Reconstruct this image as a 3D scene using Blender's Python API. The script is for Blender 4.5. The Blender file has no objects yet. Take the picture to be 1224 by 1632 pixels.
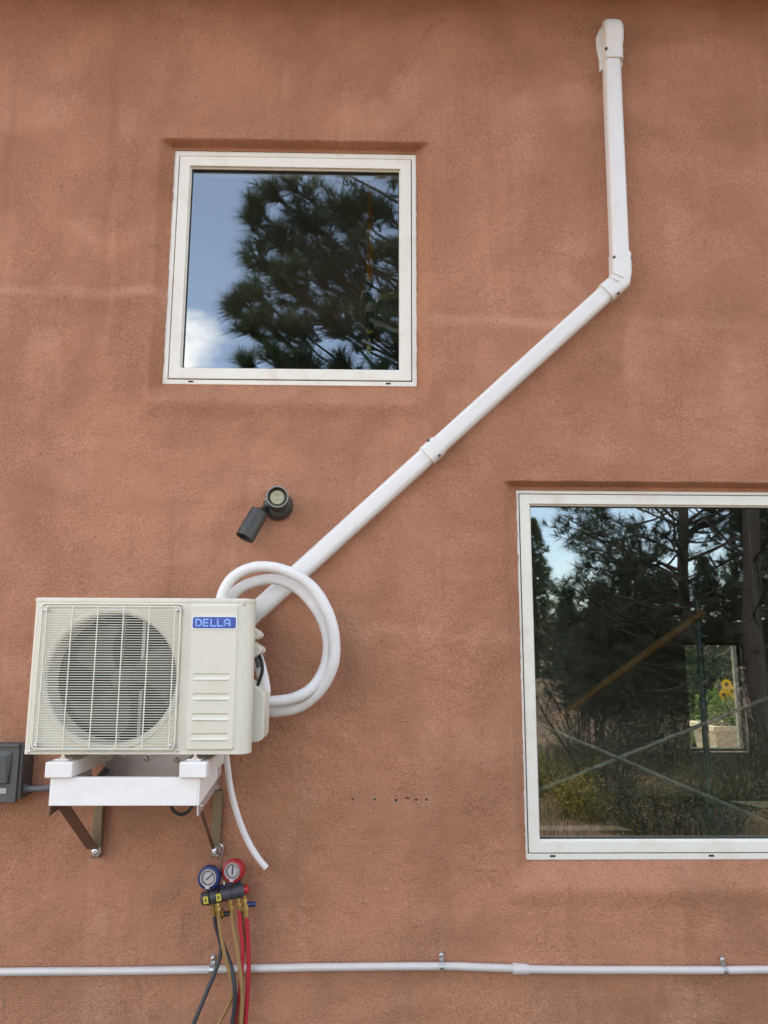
import bpy, math, random
from math import sin, cos, pi, radians, atan2, sqrt
from mathutils import Vector, Matrix, noise

S = bpy.context.scene
COL = S.collection

# ------------------------------------------------------------------ camera
cam_d = bpy.data.cameras.new('camera')
cam = bpy.data.objects.new('camera', cam_d)
COL.objects.link(cam)
pitch, yaw, roll = radians(9.75), radians(1.2), radians(0.2)
fw = Vector((sin(yaw)*cos(pitch), cos(yaw)*cos(pitch), sin(pitch)))
r0 = Vector((cos(yaw), -sin(yaw), 0)); u0 = r0.cross(fw)
rt = r0*cos(roll) + u0*sin(roll); up = u0*cos(roll) - r0*sin(roll)
M = Matrix((rt, up, -fw)).transposed().to_4x4()
M.translation = (0, -3.2, 1.65)
cam.matrix_world = M
cam_d.sensor_fit = 'VERTICAL'; cam_d.sensor_height = 36
cam_d.lens = 36*1226/1632
cam_d.clip_end = 2000; cam_d.clip_start = 0.05
S.camera = cam

# ------------------------------------------------------------------ sky, sun, exposure
SUN_EL, SUN_AZ = radians(60), radians(-28)      # high behind the house: the wall is in open shade
W = bpy.data.worlds.new('World'); S.world = W; W.use_nodes = True
nt = W.node_tree; nt.nodes.clear()
def N(t, **k):
    n = nt.nodes.new(t)
    for a, b in k.items(): setattr(n, a, b)
    return n
def Lk(a, b): nt.links.new(a, b)
wo = N('ShaderNodeOutputWorld'); bg = N('ShaderNodeBackground')
sky = N('ShaderNodeTexSky', sky_type='NISHITA')
sky.sun_disc = False; sky.sun_elevation = SUN_EL; sky.sun_rotation = SUN_AZ
sky.altitude = 600; sky.air_density = 1.0; sky.dust_density = 1.6; sky.ozone_density = 0.8
tc = N('ShaderNodeTexCoord'); mp = N('ShaderNodeMapping'); mp.inputs['Scale'].default_value = (1.0, 1.0, 1.9)
mp.inputs['Location'].default_value = (4.95, 1.0, 1.97)
n1 = N('ShaderNodeTexNoise'); n1.inputs['Scale'].default_value = 2.1; n1.inputs['Detail'].default_value = 7; n1.inputs['Roughness'].default_value = 0.55
cr = N('ShaderNodeValToRGB'); cr.color_ramp.elements[0].position = 0.52; cr.color_ramp.elements[1].position = 0.62
cr.color_ramp.elements[0].color = (0.055, 0.055, 0.055, 1)      # thin high haze everywhere
mx = N('ShaderNodeMix', data_type='RGBA'); mx.inputs['B'].default_value = (9.0, 8.6, 8.4, 1)
Lk(tc.outputs['Generated'], mp.inputs['Vector']); Lk(mp.outputs['Vector'], n1.inputs['Vector'])
Lk(n1.outputs['Fac'], cr.inputs['Fac']); Lk(cr.outputs['Color'], mx.inputs['Factor'])
Lk(sky.outputs['Color'], mx.inputs['A']); Lk(mx.outputs['Result'], bg.inputs['Color'])
bg.inputs['Strength'].default_value = 0.15
Lk(bg.outputs['Background'], wo.inputs['Surface'])

sd = bpy.data.lights.new('sun', 'SUN'); sun = bpy.data.objects.new('sun', sd); COL.objects.link(sun)
sd.energy = 2.6; sd.angle = radians(0.53); sd.color = (1.0, 0.94, 0.86)
sdir = Vector((sin(SUN_AZ)*cos(SUN_EL), cos(SUN_AZ)*cos(SUN_EL), sin(SUN_EL)))
sun.rotation_euler = sdir.to_track_quat('Z', 'Y').to_euler()
sun.location = (-6, 8, 14)

S.view_settings.view_transform = 'Standard'; S.view_settings.look = 'None'
S.view_settings.gamma = 1; S.view_settings.use_curve_mapping = False
S.view_settings.use_white_balance = True; S.view_settings.white_balance_temperature = 7050      # camera set for open shade
S.view_settings.exposure = 1.98
S.render.engine = 'CYCLES'
S.cycles.max_bounces = 6; S.cycles.diffuse_bounces = 3; S.cycles.glossy_bounces = 3; S.cycles.transparent_max_bounces = 10
S.cycles.use_denoising = True; S.cycles.use_adaptive_sampling = True; S.cycles.adaptive_threshold = 0.015

# ------------------------------------------------------------------ materials
def new_mat(name):
    global nt
    m = bpy.data.materials.new(name); m.use_nodes = True; nt = m.node_tree
    nt.nodes.clear(); o = N('ShaderNodeOutputMaterial'); b = N('ShaderNodeBsdfPrincipled')
    Lk(b.outputs['BSDF'], o.inputs['Surface']); return m, b, o
def srgb(r, g, b):
    f = lambda c: ((c/255+0.055)/1.055)**2.4 if c > 10 else c/255/12.92
    return (f(r), f(g), f(b), 1)
def mat(name, col, rough=0.5, metal=0.0, var=0.12, vscale=9, bump=0.0, bscale=120, bdist=0.002, dirt=None, dirt_amt=0.3, dirt_scale=6, spec=None, coat=0.0):
    m, b, o = new_mat(name)
    col = tuple(col[:3]) + (1,)
    t = N('ShaderNodeTexCoord')
    n = N('ShaderNodeTexNoise'); n.inputs['Scale'].default_value = vscale; n.inputs['Detail'].default_value = 2
    Lk(t.outputs['Object'], n.inputs['Vector'])
    x = N('ShaderNodeMix', data_type='RGBA')
    x.inputs['A'].default_value = tuple(c*(1-var) for c in col[:3]) + (1,)
    x.inputs['B'].default_value = tuple(min(1, c*(1+var)) for c in col[:3]) + (1,)
    Lk(n.outputs['Fac'], x.inputs['Factor']); out = x.outputs['Result']
    if dirt:
        n2 = N('ShaderNodeTexNoise'); n2.inputs['Scale'].default_value = dirt_scale; n2.inputs['Detail'].default_value = 4; n2.inputs['Roughness'].default_value = 0.65
        Lk(t.outputs['Object'], n2.inputs['Vector'])
        rp = N('ShaderNodeMapRange'); rp.inputs['From Min'].default_value = 0.48; rp.inputs['From Max'].default_value = 0.75; rp.inputs['To Max'].default_value = dirt_amt
        Lk(n2.outputs['Fac'], rp.inputs['Value'])
        x2 = N('ShaderNodeMix', data_type='RGBA'); x2.inputs['B'].default_value = tuple(dirt[:3]) + (1,)
        Lk(rp.outputs['Result'], x2.inputs['Factor']); Lk(out, x2.inputs['A']); out = x2.outputs['Result']
    Lk(out, b.inputs['Base Color'])
    mr = N('ShaderNodeMapRange'); mr.inputs['To Min'].default_value = max(0.02, rough-0.08); mr.inputs['To Max'].default_value = min(1, rough+0.08)
    Lk(n.outputs['Fac'], mr.inputs['Value']); Lk(mr.outputs['Result'], b.inputs['Roughness'])
    b.inputs['Metallic'].default_value = metal
    if spec is not None: b.inputs['Specular IOR Level'].default_value = spec
    b.inputs['Coat Weight'].default_value = coat
    if bump:
        n3 = N('ShaderNodeTexNoise'); n3.inputs['Scale'].default_value = bscale; n3.inputs['Detail'].default_value = 1
        Lk(t.outputs['Object'], n3.inputs['Vector'])
        bp = N('ShaderNodeBump'); bp.inputs['Strength'].default_value = bump; bp.inputs['Distance'].default_value = bdist
        Lk(n3.outputs['Fac'], bp.inputs['Height']); Lk(bp.outputs['Normal'], b.inputs['Normal'])
    return m

def stucco():
    m, b, o = new_mat('terracotta_stucco')
    t = N('ShaderNodeTexCoord'); V = t.outputs['Object']
    def noi(scale, detail=4, rough=0.55, vec=V, sc=None):
        n = N('ShaderNodeTexNoise'); n.inputs['Scale'].default_value = scale; n.inputs['Detail'].default_value = detail; n.inputs['Roughness'].default_value = rough
        if sc:
            mpp = N('ShaderNodeMapping'); mpp.inputs['Scale'].default_value = sc; Lk(vec, mpp.inputs['Vector']); vec = mpp.outputs['Vector']
        Lk(vec, n.inputs['Vector']); return n.outputs['Fac']
    def rng(v, a, b_, c, d):
        r = N('ShaderNodeMapRange'); r.inputs['From Min'].default_value = a; r.inputs['From Max'].default_value = b_
        r.inputs['To Min'].default_value = c; r.inputs['To Max'].default_value = d; r.interpolation_type = 'SMOOTHSTEP'
        Lk(v, r.inputs['Value']); return r.outputs['Result']
    def mixc(f, a, b_):
        x = N('ShaderNodeMix', data_type='RGBA'); 
        for s, v in (('A', a), ('B', b_)):
            if isinstance(v, tuple): x.inputs[s].default_value = v
            else: Lk(v, x.inputs[s])
        if isinstance(f, float): x.inputs['Factor'].default_value = f
        else: Lk(f, x.inputs['Factor'])
        return x.outputs['Result']
    def math_(op, a, b_):
        x = N('ShaderNodeMath', operation=op)
        for i, v in enumerate((a, b_)):
            if isinstance(v, (int, float)): x.inputs[i].default_value = v
            else: Lk(v, x.inputs[i])
        return x.outputs[0]
    base = (0.450, 0.212, 0.124, 1)
    dark = (0.255, 0.110, 0.062, 1)
    pale = (0.575, 0.305, 0.195, 1)
    c = mixc(rng(noi(1.3, 4, 0.65), 0.42, 0.68, 0.0, 0.40), base, dark)
    c = mixc(rng(noi(2.6, 3, 0.65, sc=(1, 1, 0.8)), 0.50, 0.72, 0.0, 0.50), c, pale)
    # rain streaks running down the float marks
    c = mixc(rng(noi(7.0, 3, 0.65, sc=(1.5, 1, 0.13)), 0.52, 0.76, 0.0, 0.30), c, dark)
    c = mixc(rng(noi(9.0, 2, 0.6, sc=(1.2, 1, 0.12)), 0.58, 0.78, 0.0, 0.30), c, pale)
    # paler day joints between scaffold lifts
    sep = N('ShaderNodeSeparateXYZ'); Lk(V, sep.inputs[0])
    wob = math_('MULTIPLY', math_('SUBTRACT', noi(1.6, 1), 0.5), 0.16); pm = noi(1.9, 2)
    X_ = sep.outputs['X']
    for z0, wd, am, xa, xb in ((3.165, 0.040, 0.75, -3.0, -1.02), (3.055, 0.045, 0.70, 0.35, 0.85), (1.70, 0.05, 0.35, -0.1, 1.4), (3.06, 0.05, 0.35, 1.25, 3.0)):
        dz = math_('ABSOLUTE', math_('SUBTRACT', math_('ADD', sep.outputs['Z'], wob), z0), 0.0)
        line = math_('MULTIPLY', rng(dz, 0.0, wd, 1.0, 0.0), rng(pm, 0.30, 0.55, 0.35*am, am))
        line = math_('MULTIPLY', line, math_('MULTIPLY', rng(X_, xa-0.25, xa, 0.0, 1.0), rng(X_, xb, xb+0.25, 1.0, 0.0)))
        c = mixc(line, c, pale)
    # pale patched spot under the pipe elbow
    px_ = math_('DIVIDE', math_('ADD', math_('SUBTRACT', X_, 1.17), wob), 0.075); pz_ = math_('DIVIDE', math_('ADD', math_('SUBTRACT', sep.outputs['Z'], 2.84), wob), 0.26)
    pd = math_('ADD', math_('MULTIPLY', px_, px_), math_('MULTIPLY', pz_, pz_))
    c = mixc(math_('MULTIPLY', rng(pd, 0.25, 1.4, 0.55, 0.0), rng(noi(6, 2), 0.35, 0.6, 0.3, 1.0)), c, pale)
    # sand grain: dark pits and pale grains
    g = noi(230, 1, 0.6)
    vo = N('ShaderNodeTexVoronoi'); vo.feature = 'DISTANCE_TO_EDGE'; vo.inputs['Scale'].default_value = 0.85
    wv = N('ShaderNodeTexNoise'); wv.inputs['Scale'].default_value = 3.5; wv.inputs['Detail'].default_value = 4; Lk(V, wv.inputs['Vector'])
    va = N('ShaderNodeVectorMath', operation='MULTIPLY_ADD'); va.inputs[1].default_value = (0.35, 0.35, 0.35); Lk(wv.outputs['Color'], va.inputs[0]); Lk(V, va.inputs[2]); Lk(va.outputs[0], vo.inputs['Vector'])
    c = mixc(math_('MULTIPLY', rng(vo.outputs['Distance'], 0.0008, 0.0035, 1.0, 0.0), rng(pm, 0.60, 0.66, 0.0, 0.28)), c, (0.15, 0.065, 0.04, 1))   # hairline cracks
    c = mixc(rng(g, 0.34, 0.48, 0.48, 0.0), c, dark)
    c = mixc(rng(g, 0.55, 0.70, 0.0, 0.42), c, (0.64, 0.36, 0.25, 1))
    c = mixc(rng(noi(55, 1, 0.6), 0.60, 0.76, 0.0, 0.45), c, dark)
    Lk(c, b.inputs['Base Color']); b.inputs['Roughness'].default_value = 0.93
    b.inputs['Specular IOR Level'].default_value = 0.2
    h = math_('ADD', math_('MULTIPLY', noi(170, 2, 0.7), rng(noi(2.3, 2), 0.36, 0.64, 0.45, 1.5)), math_('MULTIPLY', noi(38, 2, 0.65), 1.2))
    h = math_('ADD', h, math_('MULTIPLY', noi(9, 1, 0.5), 2.6))
    bp = N('ShaderNodeBump'); bp.inputs['Strength'].default_value = 1.0; bp.inputs['Distance'].default_value = 0.0060
    Lk(h, bp.inputs['Height']); Lk(bp.outputs['Normal'], b.inputs['Normal'])
    return m

def glass_mat():
    m = bpy.data.materials.new('window_glass'); m.use_nodes = True
    global nt; nt = m.node_tree; nt.nodes.clear()
    o = N('ShaderNodeOutputMaterial'); tr = N('ShaderNodeBsdfTransparent'); tr.inputs['Color'].default_value = (0.88, 0.91, 0.89, 1)
    gl = N('ShaderNodeBsdfGlossy'); gl.inputs['Roughness'].default_value = 0.0; gl.inputs['Color'].default_value = (0.93, 0.97, 1.0, 1)
    ge = N('ShaderNodeNewGeometry'); dt = N('ShaderNodeVectorMath', operation='DOT_PRODUCT'); Lk(ge.outputs['Normal'], dt.inputs[0]); Lk(ge.outputs['Incoming'], dt.inputs[1])
    def mth(op, a, b_=None):      # Schlick reflectance of a coated pane face, the same from inside and outside
        x = N('ShaderNodeMath', operation=op)
        for i, v in enumerate((a, b_)):
            if v is None: continue
            if isinstance(v, (int, float)): x.inputs[i].default_value = v
            else: Lk(v, x.inputs[i])
        return x.outputs[0]
    F0 = 0.17
    fac = mth('ADD', mth('MULTIPLY', mth('POWER', mth('SUBTRACT', 1.0, mth('ABSOLUTE', dt.outputs['Value'])), 5.0), 1-F0), F0)
    t = N('ShaderNodeTexCoord'); n = N('ShaderNodeTexNoise'); n.inputs['Scale'].default_value = 2.0; n.inputs['Detail'].default_value = 1
    bp = N('ShaderNodeBump'); bp.inputs['Strength'].default_value = 0.02; bp.inputs['Distance'].default_value = 0.01
    Lk(t.outputs['Object'], n.inputs['Vector']); Lk(n.outputs['Fac'], bp.inputs['Height']); Lk(bp.outputs['Normal'], gl.inputs['Normal'])
    mxs = N('ShaderNodeMixShader'); Lk(fac, mxs.inputs['Fac']); Lk(tr.outputs[0], mxs.inputs[1]); Lk(gl.outputs[0], mxs.inputs[2])
    Lk(mxs.outputs[0], o.inputs['Surface']); return m

def leaf_mat(name, a, b_, scale=1.2, trans=0.25):
    m, b, o = new_mat(name)
    t = N('ShaderNodeTexCoord'); n = N('ShaderNodeTexNoise'); n.inputs['Scale'].default_value = scale; n.inputs['Detail'].default_value = 4
    Lk(t.outputs['Object'], n.inputs['Vector'])
    r = N('ShaderNodeMapRange'); r.inputs['From Min'].default_value = 0.35; r.inputs['From Max'].default_value = 0.65; Lk(n.outputs['Fac'], r.inputs['Value'])
    x = N('ShaderNodeMix', data_type='RGBA'); x.inputs['A'].default_value = a + (1,); x.inputs['B'].default_value = b_ + (1,)
    Lk(r.outputs['Result'], x.inputs['Factor']); Lk(x.outputs['Result'], b.inputs['Base Color'])
    b.inputs['Roughness'].default_value = 0.6; b.inputs['Specular IOR Level'].default_value = 0.3
    tl = N('ShaderNodeBsdfTranslucent'); Lk(x.outputs['Result'], tl.inputs['Color'])
    ms = N('ShaderNodeMixShader'); ms.inputs['Fac'].default_value = trans
    Lk(b.outputs[0], ms.inputs[1]); Lk(tl.outputs[0], ms.inputs[2]); Lk(ms.outputs[0], o.inputs['Surface'])
    return m

def coil_mat():
    m, b, o = new_mat('condenser_fins')
    t = N('ShaderNodeTexCoord'); w = N('ShaderNodeTexWave'); w.bands_direction = 'X'; w.inputs['Scale'].default_value = 60; w.inputs['Distortion'].default_value = 0.3
    Lk(t.outputs['Object'], w.inputs['Vector'])
    x = N('ShaderNodeMix', data_type='RGBA'); x.inputs['A'].default_value = (0.018, 0.014, 0.016, 1); x.inputs['B'].default_value = (0.05, 0.042, 0.046, 1)
    Lk(w.outputs['Fac'], x.inputs['Factor']); Lk(x.outputs['Result'], b.inputs['Base Color']); b.inputs['Roughness'].default_value = 0.45; b.inputs['Metallic'].default_value = 0.4
    return m

MT = dict(
    stucco=stucco(), glass=glass_mat(), coil=coil_mat(),
    chip=mat('drilled_plaster', (0.62, 0.5, 0.42), 0.9, var=0.3, vscale=90),
    soffit=mat('painted_soffit_boards', (0.20, 0.12, 0.075), 0.7, var=0.25, vscale=5, bump=0.2, bscale=30),
    vinyl=mat('almond_vinyl', (0.76, 0.74, 0.65), 0.42, var=0.03, dirt=(0.42, 0.30, 0.20), dirt_amt=0.28, dirt_scale=9, bump=0.05, bscale=60),
    gasket=mat('black_gasket', (0.02, 0.02, 0.022), 0.7),
    spacer=mat('grey_spacer_bar', (0.30, 0.31, 0.28), 0.4, 0.3),
    plaster=mat('interior_plaster', (0.30, 0.275, 0.24), 0.9, var=0.1, vscale=2, bump=0.2, bscale=60),
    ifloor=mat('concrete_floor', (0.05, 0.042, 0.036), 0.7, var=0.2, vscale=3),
    cream=mat('cream_powder_coat', (0.665, 0.64, 0.525), 0.40, var=0.025, dirt=(0.45, 0.38, 0.27), dirt_amt=0.16, dirt_scale=7, bump=0.08, bscale=400, bdist=0.0005),
    wire=mat('cream_coated_wire', (0.74, 0.72, 0.60), 0.38, var=0.04, vscale=30),
    blade=mat('grey_fan_plastic', (0.075, 0.066, 0.054), 0.5, var=0.06, dirt=(0.25, 0.22, 0.18), dirt_amt=0.35),
    darkcav=mat('dark_steel_and_shade', (0.03, 0.026, 0.026), 0.7),  # motor and partition steel, also the added shade sheets in the cavity
    badge=mat('blue_badge_enamel', srgb(30, 66, 150), 0.30, var=0.10, vscale=60, coat=0.3),
    badgerim=mat('white_badge_rim', (0.78, 0.80, 0.84), 0.35, var=0.03),
    badgetext=mat('pale_blue_lettering', srgb(132, 172, 242), 0.35, var=0.05, vscale=50),
    white=mat('white_pvc', (0.74, 0.73, 0.695), 0.30, var=0.02, dirt=(0.60, 0.50, 0.42), dirt_amt=0.16, dirt_scale=5, bump=0.04, bscale=25),
    foam=mat('white_foam_insulation', (0.74, 0.725, 0.70), 0.55, var=0.03, dirt=(0.55, 0.46, 0.38), dirt_amt=0.22, dirt_scale=12, bump=0.3, bscale=60),
    drain=mat('white_drain_tube', (0.74, 0.71, 0.70), 0.42, var=0.05, vscale=20),
    paint=mat('brushed_white_paint', (0.82, 0.80, 0.76), 0.5, var=0.05, vscale=25, dirt=(0.60, 0.52, 0.42), dirt_amt=0.22, dirt_scale=10, bump=0.35, bscale=35),
    alu=mat('bare_galvanised_steel', (0.58, 0.56, 0.54), 0.42, 0.75, var=0.12, vscale=25, dirt=(0.35, 0.30, 0.26), dirt_amt=0.4, dirt_scale=12),
    steel=mat('zinc_hardware', (0.60, 0.59, 0.57), 0.30, 0.95, var=0.15, vscale=60),
    strut=mat('yellow_zinc_strut', (0.20, 0.145, 0.08), 0.5, 0.4, var=0.25, vscale=15, dirt=(0.18, 0.12, 0.08), dirt_amt=0.5, dirt_scale=12),
    brown=mat('rusty_brown_angle', (0.17, 0.095, 0.06), 0.55, 0.25, var=0.25, vscale=14),
    bronze=mat('dark_bronze_powder_coat', (0.050, 0.052, 0.047), 0.42, 0.2, var=0.15, vscale=40, dirt=(0.16, 0.14, 0.11), dirt_amt=0.25, dirt_scale=20),
    lens=mat('yellowed_lamp_lens', (0.36, 0.33, 0.19), 0.3, var=0.25, vscale=50, coat=0.4),
    lampring=mat('worn_rim_metal', (0.22, 0.21, 0.19), 0.35, 0.6),
    grey=mat('grey_enclosure_paint', (0.075, 0.077, 0.075), 0.45, var=0.1, vscale=20, dirt=(0.14, 0.12, 0.10), dirt_amt=0.3),
    label=mat('silver_label', (0.40, 0.40, 0.41), 0.4, 0.2, var=0.2, vscale=150),
    cgrey=mat('grey_liquidtight_conduit', (0.13, 0.13, 0.145), 0.5, var=0.1),
    emt=mat('galvanised_conduit', (0.60, 0.565, 0.53), 0.45, 0.10, var=0.06, vscale=12, dirt=(0.50, 0.40, 0.33), dirt_amt=0.3, dirt_scale=8),
    blk=mat('black_rubber', (0.016, 0.016, 0.017), 0.5, var=0.2, vscale=40),
    dgrey=mat('dark_grey_grip', (0.045, 0.045, 0.05), 0.55, var=0.2, vscale=40),
    ylabel=mat('yellow_grip_label', (0.50, 0.42, 0.03), 0.45, var=0.1),
    blue=mat('blue_gauge_rubber', (0.012, 0.030, 0.12), 0.4, var=0.15, vscale=30),
    red=mat('red_gauge_rubber', (0.36, 0.015, 0.020), 0.4, var=0.15, vscale=30),
    dial=mat('white_dial', (0.42, 0.40, 0.39), 0.35, var=0.10, vscale=120),
    dialring=mat('grey_dial_scale', (0.17, 0.14, 0.14), 0.4, var=0.2, vscale=120),
    brass=mat('aged_brass', (0.50, 0.35, 0.12), 0.33, 0.85, var=0.2, vscale=50),
    hyel=mat('tan_hose', (0.30, 0.17, 0.062), 0.5, var=0.15, vscale=20),
    hred=mat('red_hose', (0.42, 0.018, 0.03), 0.42, var=0.15, vscale=20),
    hblk=mat('dark_hose', (0.030, 0.032, 0.038), 0.5, var=0.2, vscale=20),
    syel=mat('orange_scaffold_paint', (0.85, 0.42, 0.03), 0.45, var=0.15, vscale=20, dirt=(0.55, 0.5, 0.42), dirt_amt=0.6, dirt_scale=30),  # colour raised so the upper poles look better lit
    sdim=mat('dimmed_orange_paint', (0.27, 0.115, 0.018), 0.55, var=0.2, vscale=20, dirt=(0.25, 0.2, 0.14), dirt_amt=0.5, dirt_scale=12),  # same orange paint, darkened because the diagonal gets less light
    sgrn=mat('dark_green_scaffold_paint', (0.03, 0.075, 0.065), 0.45, var=0.2, vscale=15, dirt=(0.4, 0.4, 0.36), dirt_amt=0.3, dirt_scale=30),
    sgry=mat('grey_scaffold_brace', (0.42, 0.41, 0.36), 0.5, 0.3, var=0.2, vscale=12),
    plank=mat('scaffold_plank_wood', (0.40, 0.33, 0.17), 0.8, var=0.25, vscale=8),
    sletter=mat('yellow_lettering', (0.75, 0.62, 0.10), 0.5),
    pot=mat('pale_planter', (0.70, 0.60, 0.45), 0.7, var=0.1, vscale=6, dirt=(0.4, 0.33, 0.25), dirt_amt=0.3),
    soil=mat('potting_soil', (0.05, 0.035, 0.025), 0.95, bump=0.6, bscale=40),
    petal=leaf_mat('yellow_petals', (0.85, 0.55, 0.02), (0.80, 0.42, 0.01), 8),
    bark=mat('pine_bark', (0.024, 0.019, 0.017), 0.95, var=0.4, vscale=6, bump=0.8, bscale=18, bdist=0.02),
    needle=leaf_mat('pine_needles', (0.016, 0.033, 0.022), (0.040, 0.072, 0.030), 0.9),
    needlefar=leaf_mat('far_pine_needles', (0.022, 0.036, 0.022), (0.038, 0.058, 0.028), 0.6),
    juniper=leaf_mat('juniper_sprays', (0.032, 0.050, 0.026), (0.065, 0.088, 0.040), 1.5),
    leafy=leaf_mat('bright_green_leaves', (0.10, 0.20, 0.04), (0.17, 0.28, 0.06), 3),
    chamisa=leaf_mat('yellow_brush_flowers', (0.26, 0.21, 0.035), (0.12, 0.14, 0.045), 2),
    sage=leaf_mat('grey_green_brush', (0.045, 0.056, 0.034), (0.085, 0.090, 0.050), 2),
    grass=leaf_mat('dry_grass_blades', (0.10, 0.105, 0.045), (0.16, 0.145, 0.07), 1.2),
    dirt=mat('red_brown_dirt', (0.145, 0.090, 0.060), 0.95, var=0.35, vscale=1.4, bump=0.7, bscale=14, bdist=0.03, dirt=(0.12, 0.11, 0.05), dirt_amt=0.7, dirt_scale=1.1),
)

# ------------------------------------------------------------------ mesh helpers
class MB:
    def __init__(s): s.v = []; s.f = []; s.mi = []
    def add(s, vs, fs, mi=0):
        o = len(s.v); s.v += [tuple(p) for p in vs]; s.f += [tuple(i+o for i in f) for f in fs]; s.mi += [mi]*len(fs); return s
    def box(s, a, b, mi=0):
        (x0, y0, z0), (x1, y1, z1) = a, b
        v = [(x, y, z) for z in (z0, z1) for y in (y0, y1) for x in (x0, x1)]
        return s.add(v, [(0, 2, 3, 1), (4, 5, 7, 6), (0, 1, 5, 4), (2, 6, 7, 3), (0, 4, 6, 2), (1, 3, 7, 5)], mi)
    def obox(s, p0, p1, w, h, upv=(0, 0, 1), mi=0):
        p0, p1 = Vector(p0), Vector(p1); t = (p1-p0).normalized(); sd_ = t.cross(Vector(upv)).normalized(); u = sd_.cross(t)
        v = []
        for p in (p0, p1):
            for a, b in ((-1, -1), (1, -1), (1, 1), (-1, 1)): v.append(p + sd_*a*w/2 + u*b*h/2)
        return s.add(v, [(3, 2, 1, 0), (4, 5, 6, 7), (0, 1, 5, 4), (1, 2, 6, 5), (2, 3, 7, 6), (3, 0, 4, 7)], mi)
    def loft(s, rings, cap0=True, cap1=True, mi=0):
        n = len(rings[0]); v = [p for r in rings for p in r]; f = []
        for k in range(len(rings)-1):
            for i in range(n):
                j = (i+1) % n; f.append((k*n+i, k*n+j, (k+1)*n+j, (k+1)*n+i))
        if cap0: f.append(tuple(range(n-1, -1, -1)))
        if cap1: f.append(tuple((len(rings)-1)*n+i for i in range(n)))
        return s.add(v, f, mi)
    def tube(s, pts, r, n=12, cap=True, mi=0):
        pts = [Vector(p) for p in pts]; m = len(pts)
        rr = r if isinstance(r, (list, tuple)) else [r]*m
        t0 = (pts[1]-pts[0]).normalized(); a = t0.orthogonal().normalized(); rings = []
        for i, p in enumerate(pts):
            t = (pts[min(i+1, m-1)]-pts[max(i-1, 0)]).normalized()
            if t.length < 1e-6: t = t0
            a = (a - t*a.dot(t)).normalized(); b = t.cross(a)
            rings.append([p + (a*cos(2*pi*k/n)+b*sin(2*pi*k/n))*rr[i] for k in range(n)])
        return s.loft(rings, cap, cap, mi)
    def lathe(s, p0, axis, prof, n=24, mi=0, cap0=True, cap1=True):   # prof: (distance along axis, radius)
        p0 = Vector(p0); ax = Vector(axis).normalized(); a = ax.orthogonal().normalized(); b = ax.cross(a)
        rings = [[p0 + ax*d + (a*cos(2*pi*k/n)+b*sin(2*pi*k/n))*max(r, 1e-4) for k in range(n)] for d, r in prof]
        return s.loft(rings, cap0, cap1, mi)
    def ring(s, outer, inner, y0, y1, mi=0):   # rectangular frame in the wall plane
        (a0, c0, a1, c1), (b0, d0, b1, d1) = outer, inner
        O = [(a0, c0), (a1, c0), (a1, c1), (a0, c1)]; I = [(b0, d0), (b1, d0), (b1, d1), (b0, d1)]
        v = [(x, y0, z) for x, z in O] + [(x, y0, z) for x, z in I] + [(x, y1, z) for x, z in O] + [(x, y1, z) for x, z in I]
        f = []
        for i in range(4):
            j = (i+1) % 4
            f += [(i, j, 4+j, 4+i), (8+j, 8+i, 12+i, 12+j), (j, i, 8+i, 8+j), (4+i, 4+j, 12+j, 12+i)]
        return s.add(v, f, mi)

def spline(pts, sub=8):
    P = [Vector(p) for p in pts]; out = []
    for i in range(len(P)-1):
        a = P[max(i-1, 0)]; b = P[i]; c = P[i+1]; d = P[min(i+2, len(P)-1)]
        for k in range(sub):
            t = k/sub
            out.append(0.5*((2*b) + (c-a)*t + (2*a-5*b+4*c-d)*t*t + (3*b-a-3*c+d)*t**3))
    out.append(P[-1]); return out
def rrect(cx, cz, w, h, r, n=6):     # rounded rectangle outline, counter-clockwise in (x, z)
    o = []
    for qx, qz, a0 in ((1, 1, 0), (-1, 1, pi/2), (-1, -1, pi), (1, -1, 1.5*pi)):
        for k in range(n+1):
            a = a0 + k/n*pi/2; o.append((cx+qx*(w/2-r)+r*cos(a), cz+qz*(h/2-r)+r*sin(a)))
    return o

BASE = {}
def thing(name, label, cat, loc=(0, 0, 0), group=None):
    o = bpy.data.objects.new(name, None); COL.objects.link(o); o.location = loc
    o.empty_display_size = 0.1
    o['label'] = label; o['category'] = cat
    if group: o['group'] = group
    BASE[o.name] = Vector(loc); return o
def obj(name, mb, m, parent=None, smooth=False, bevel=0.0, segs=2, label=None, autosmooth=None):
    ms = m if isinstance(m, (list, tuple)) else [m]
    if parent is not None: base = BASE[parent.name]
    else:
        xs = [p[0] for p in mb.v]; ys = [p[1] for p in mb.v]; zs = [p[2] for p in mb.v]
        base = Vector(((min(xs)+max(xs))/2, (min(ys)+max(ys))/2, min(zs)))
    me = bpy.data.meshes.new(name)
    me.from_pydata([(p[0]-base.x, p[1]-base.y, p[2]-base.z) for p in mb.v], [], mb.f)
    for k in ms: me.materials.append(MT[k])
    if len(ms) > 1: me.polygons.foreach_set('material_index', mb.mi)
    if smooth or autosmooth:
        me.polygons.foreach_set('use_smooth', [True]*len(me.polygons))
        me.set_sharp_from_angle(angle=radians(autosmooth or 40))
    me.update()
    o = bpy.data.objects.new(name, me); COL.objects.link(o)
    if parent is not None: o.parent = parent; BASE[o.name] = base
    else: o.location = base; BASE[o.name] = base
    if bevel:
        bv = o.modifiers.new('bevel', 'BEVEL'); bv.width = bevel; bv.segments = segs; bv.limit_method = 'ANGLE'; bv.angle_limit = radians(35)
        bv.harden_normals = False
    if label: o['label'] = label
    return o
def tag(o, label, cat, group=None):
    o['label'] = label; o['category'] = cat
    if group: o['group'] = group
    return o
def struct(o): o['kind'] = 'structure'; return o
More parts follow.
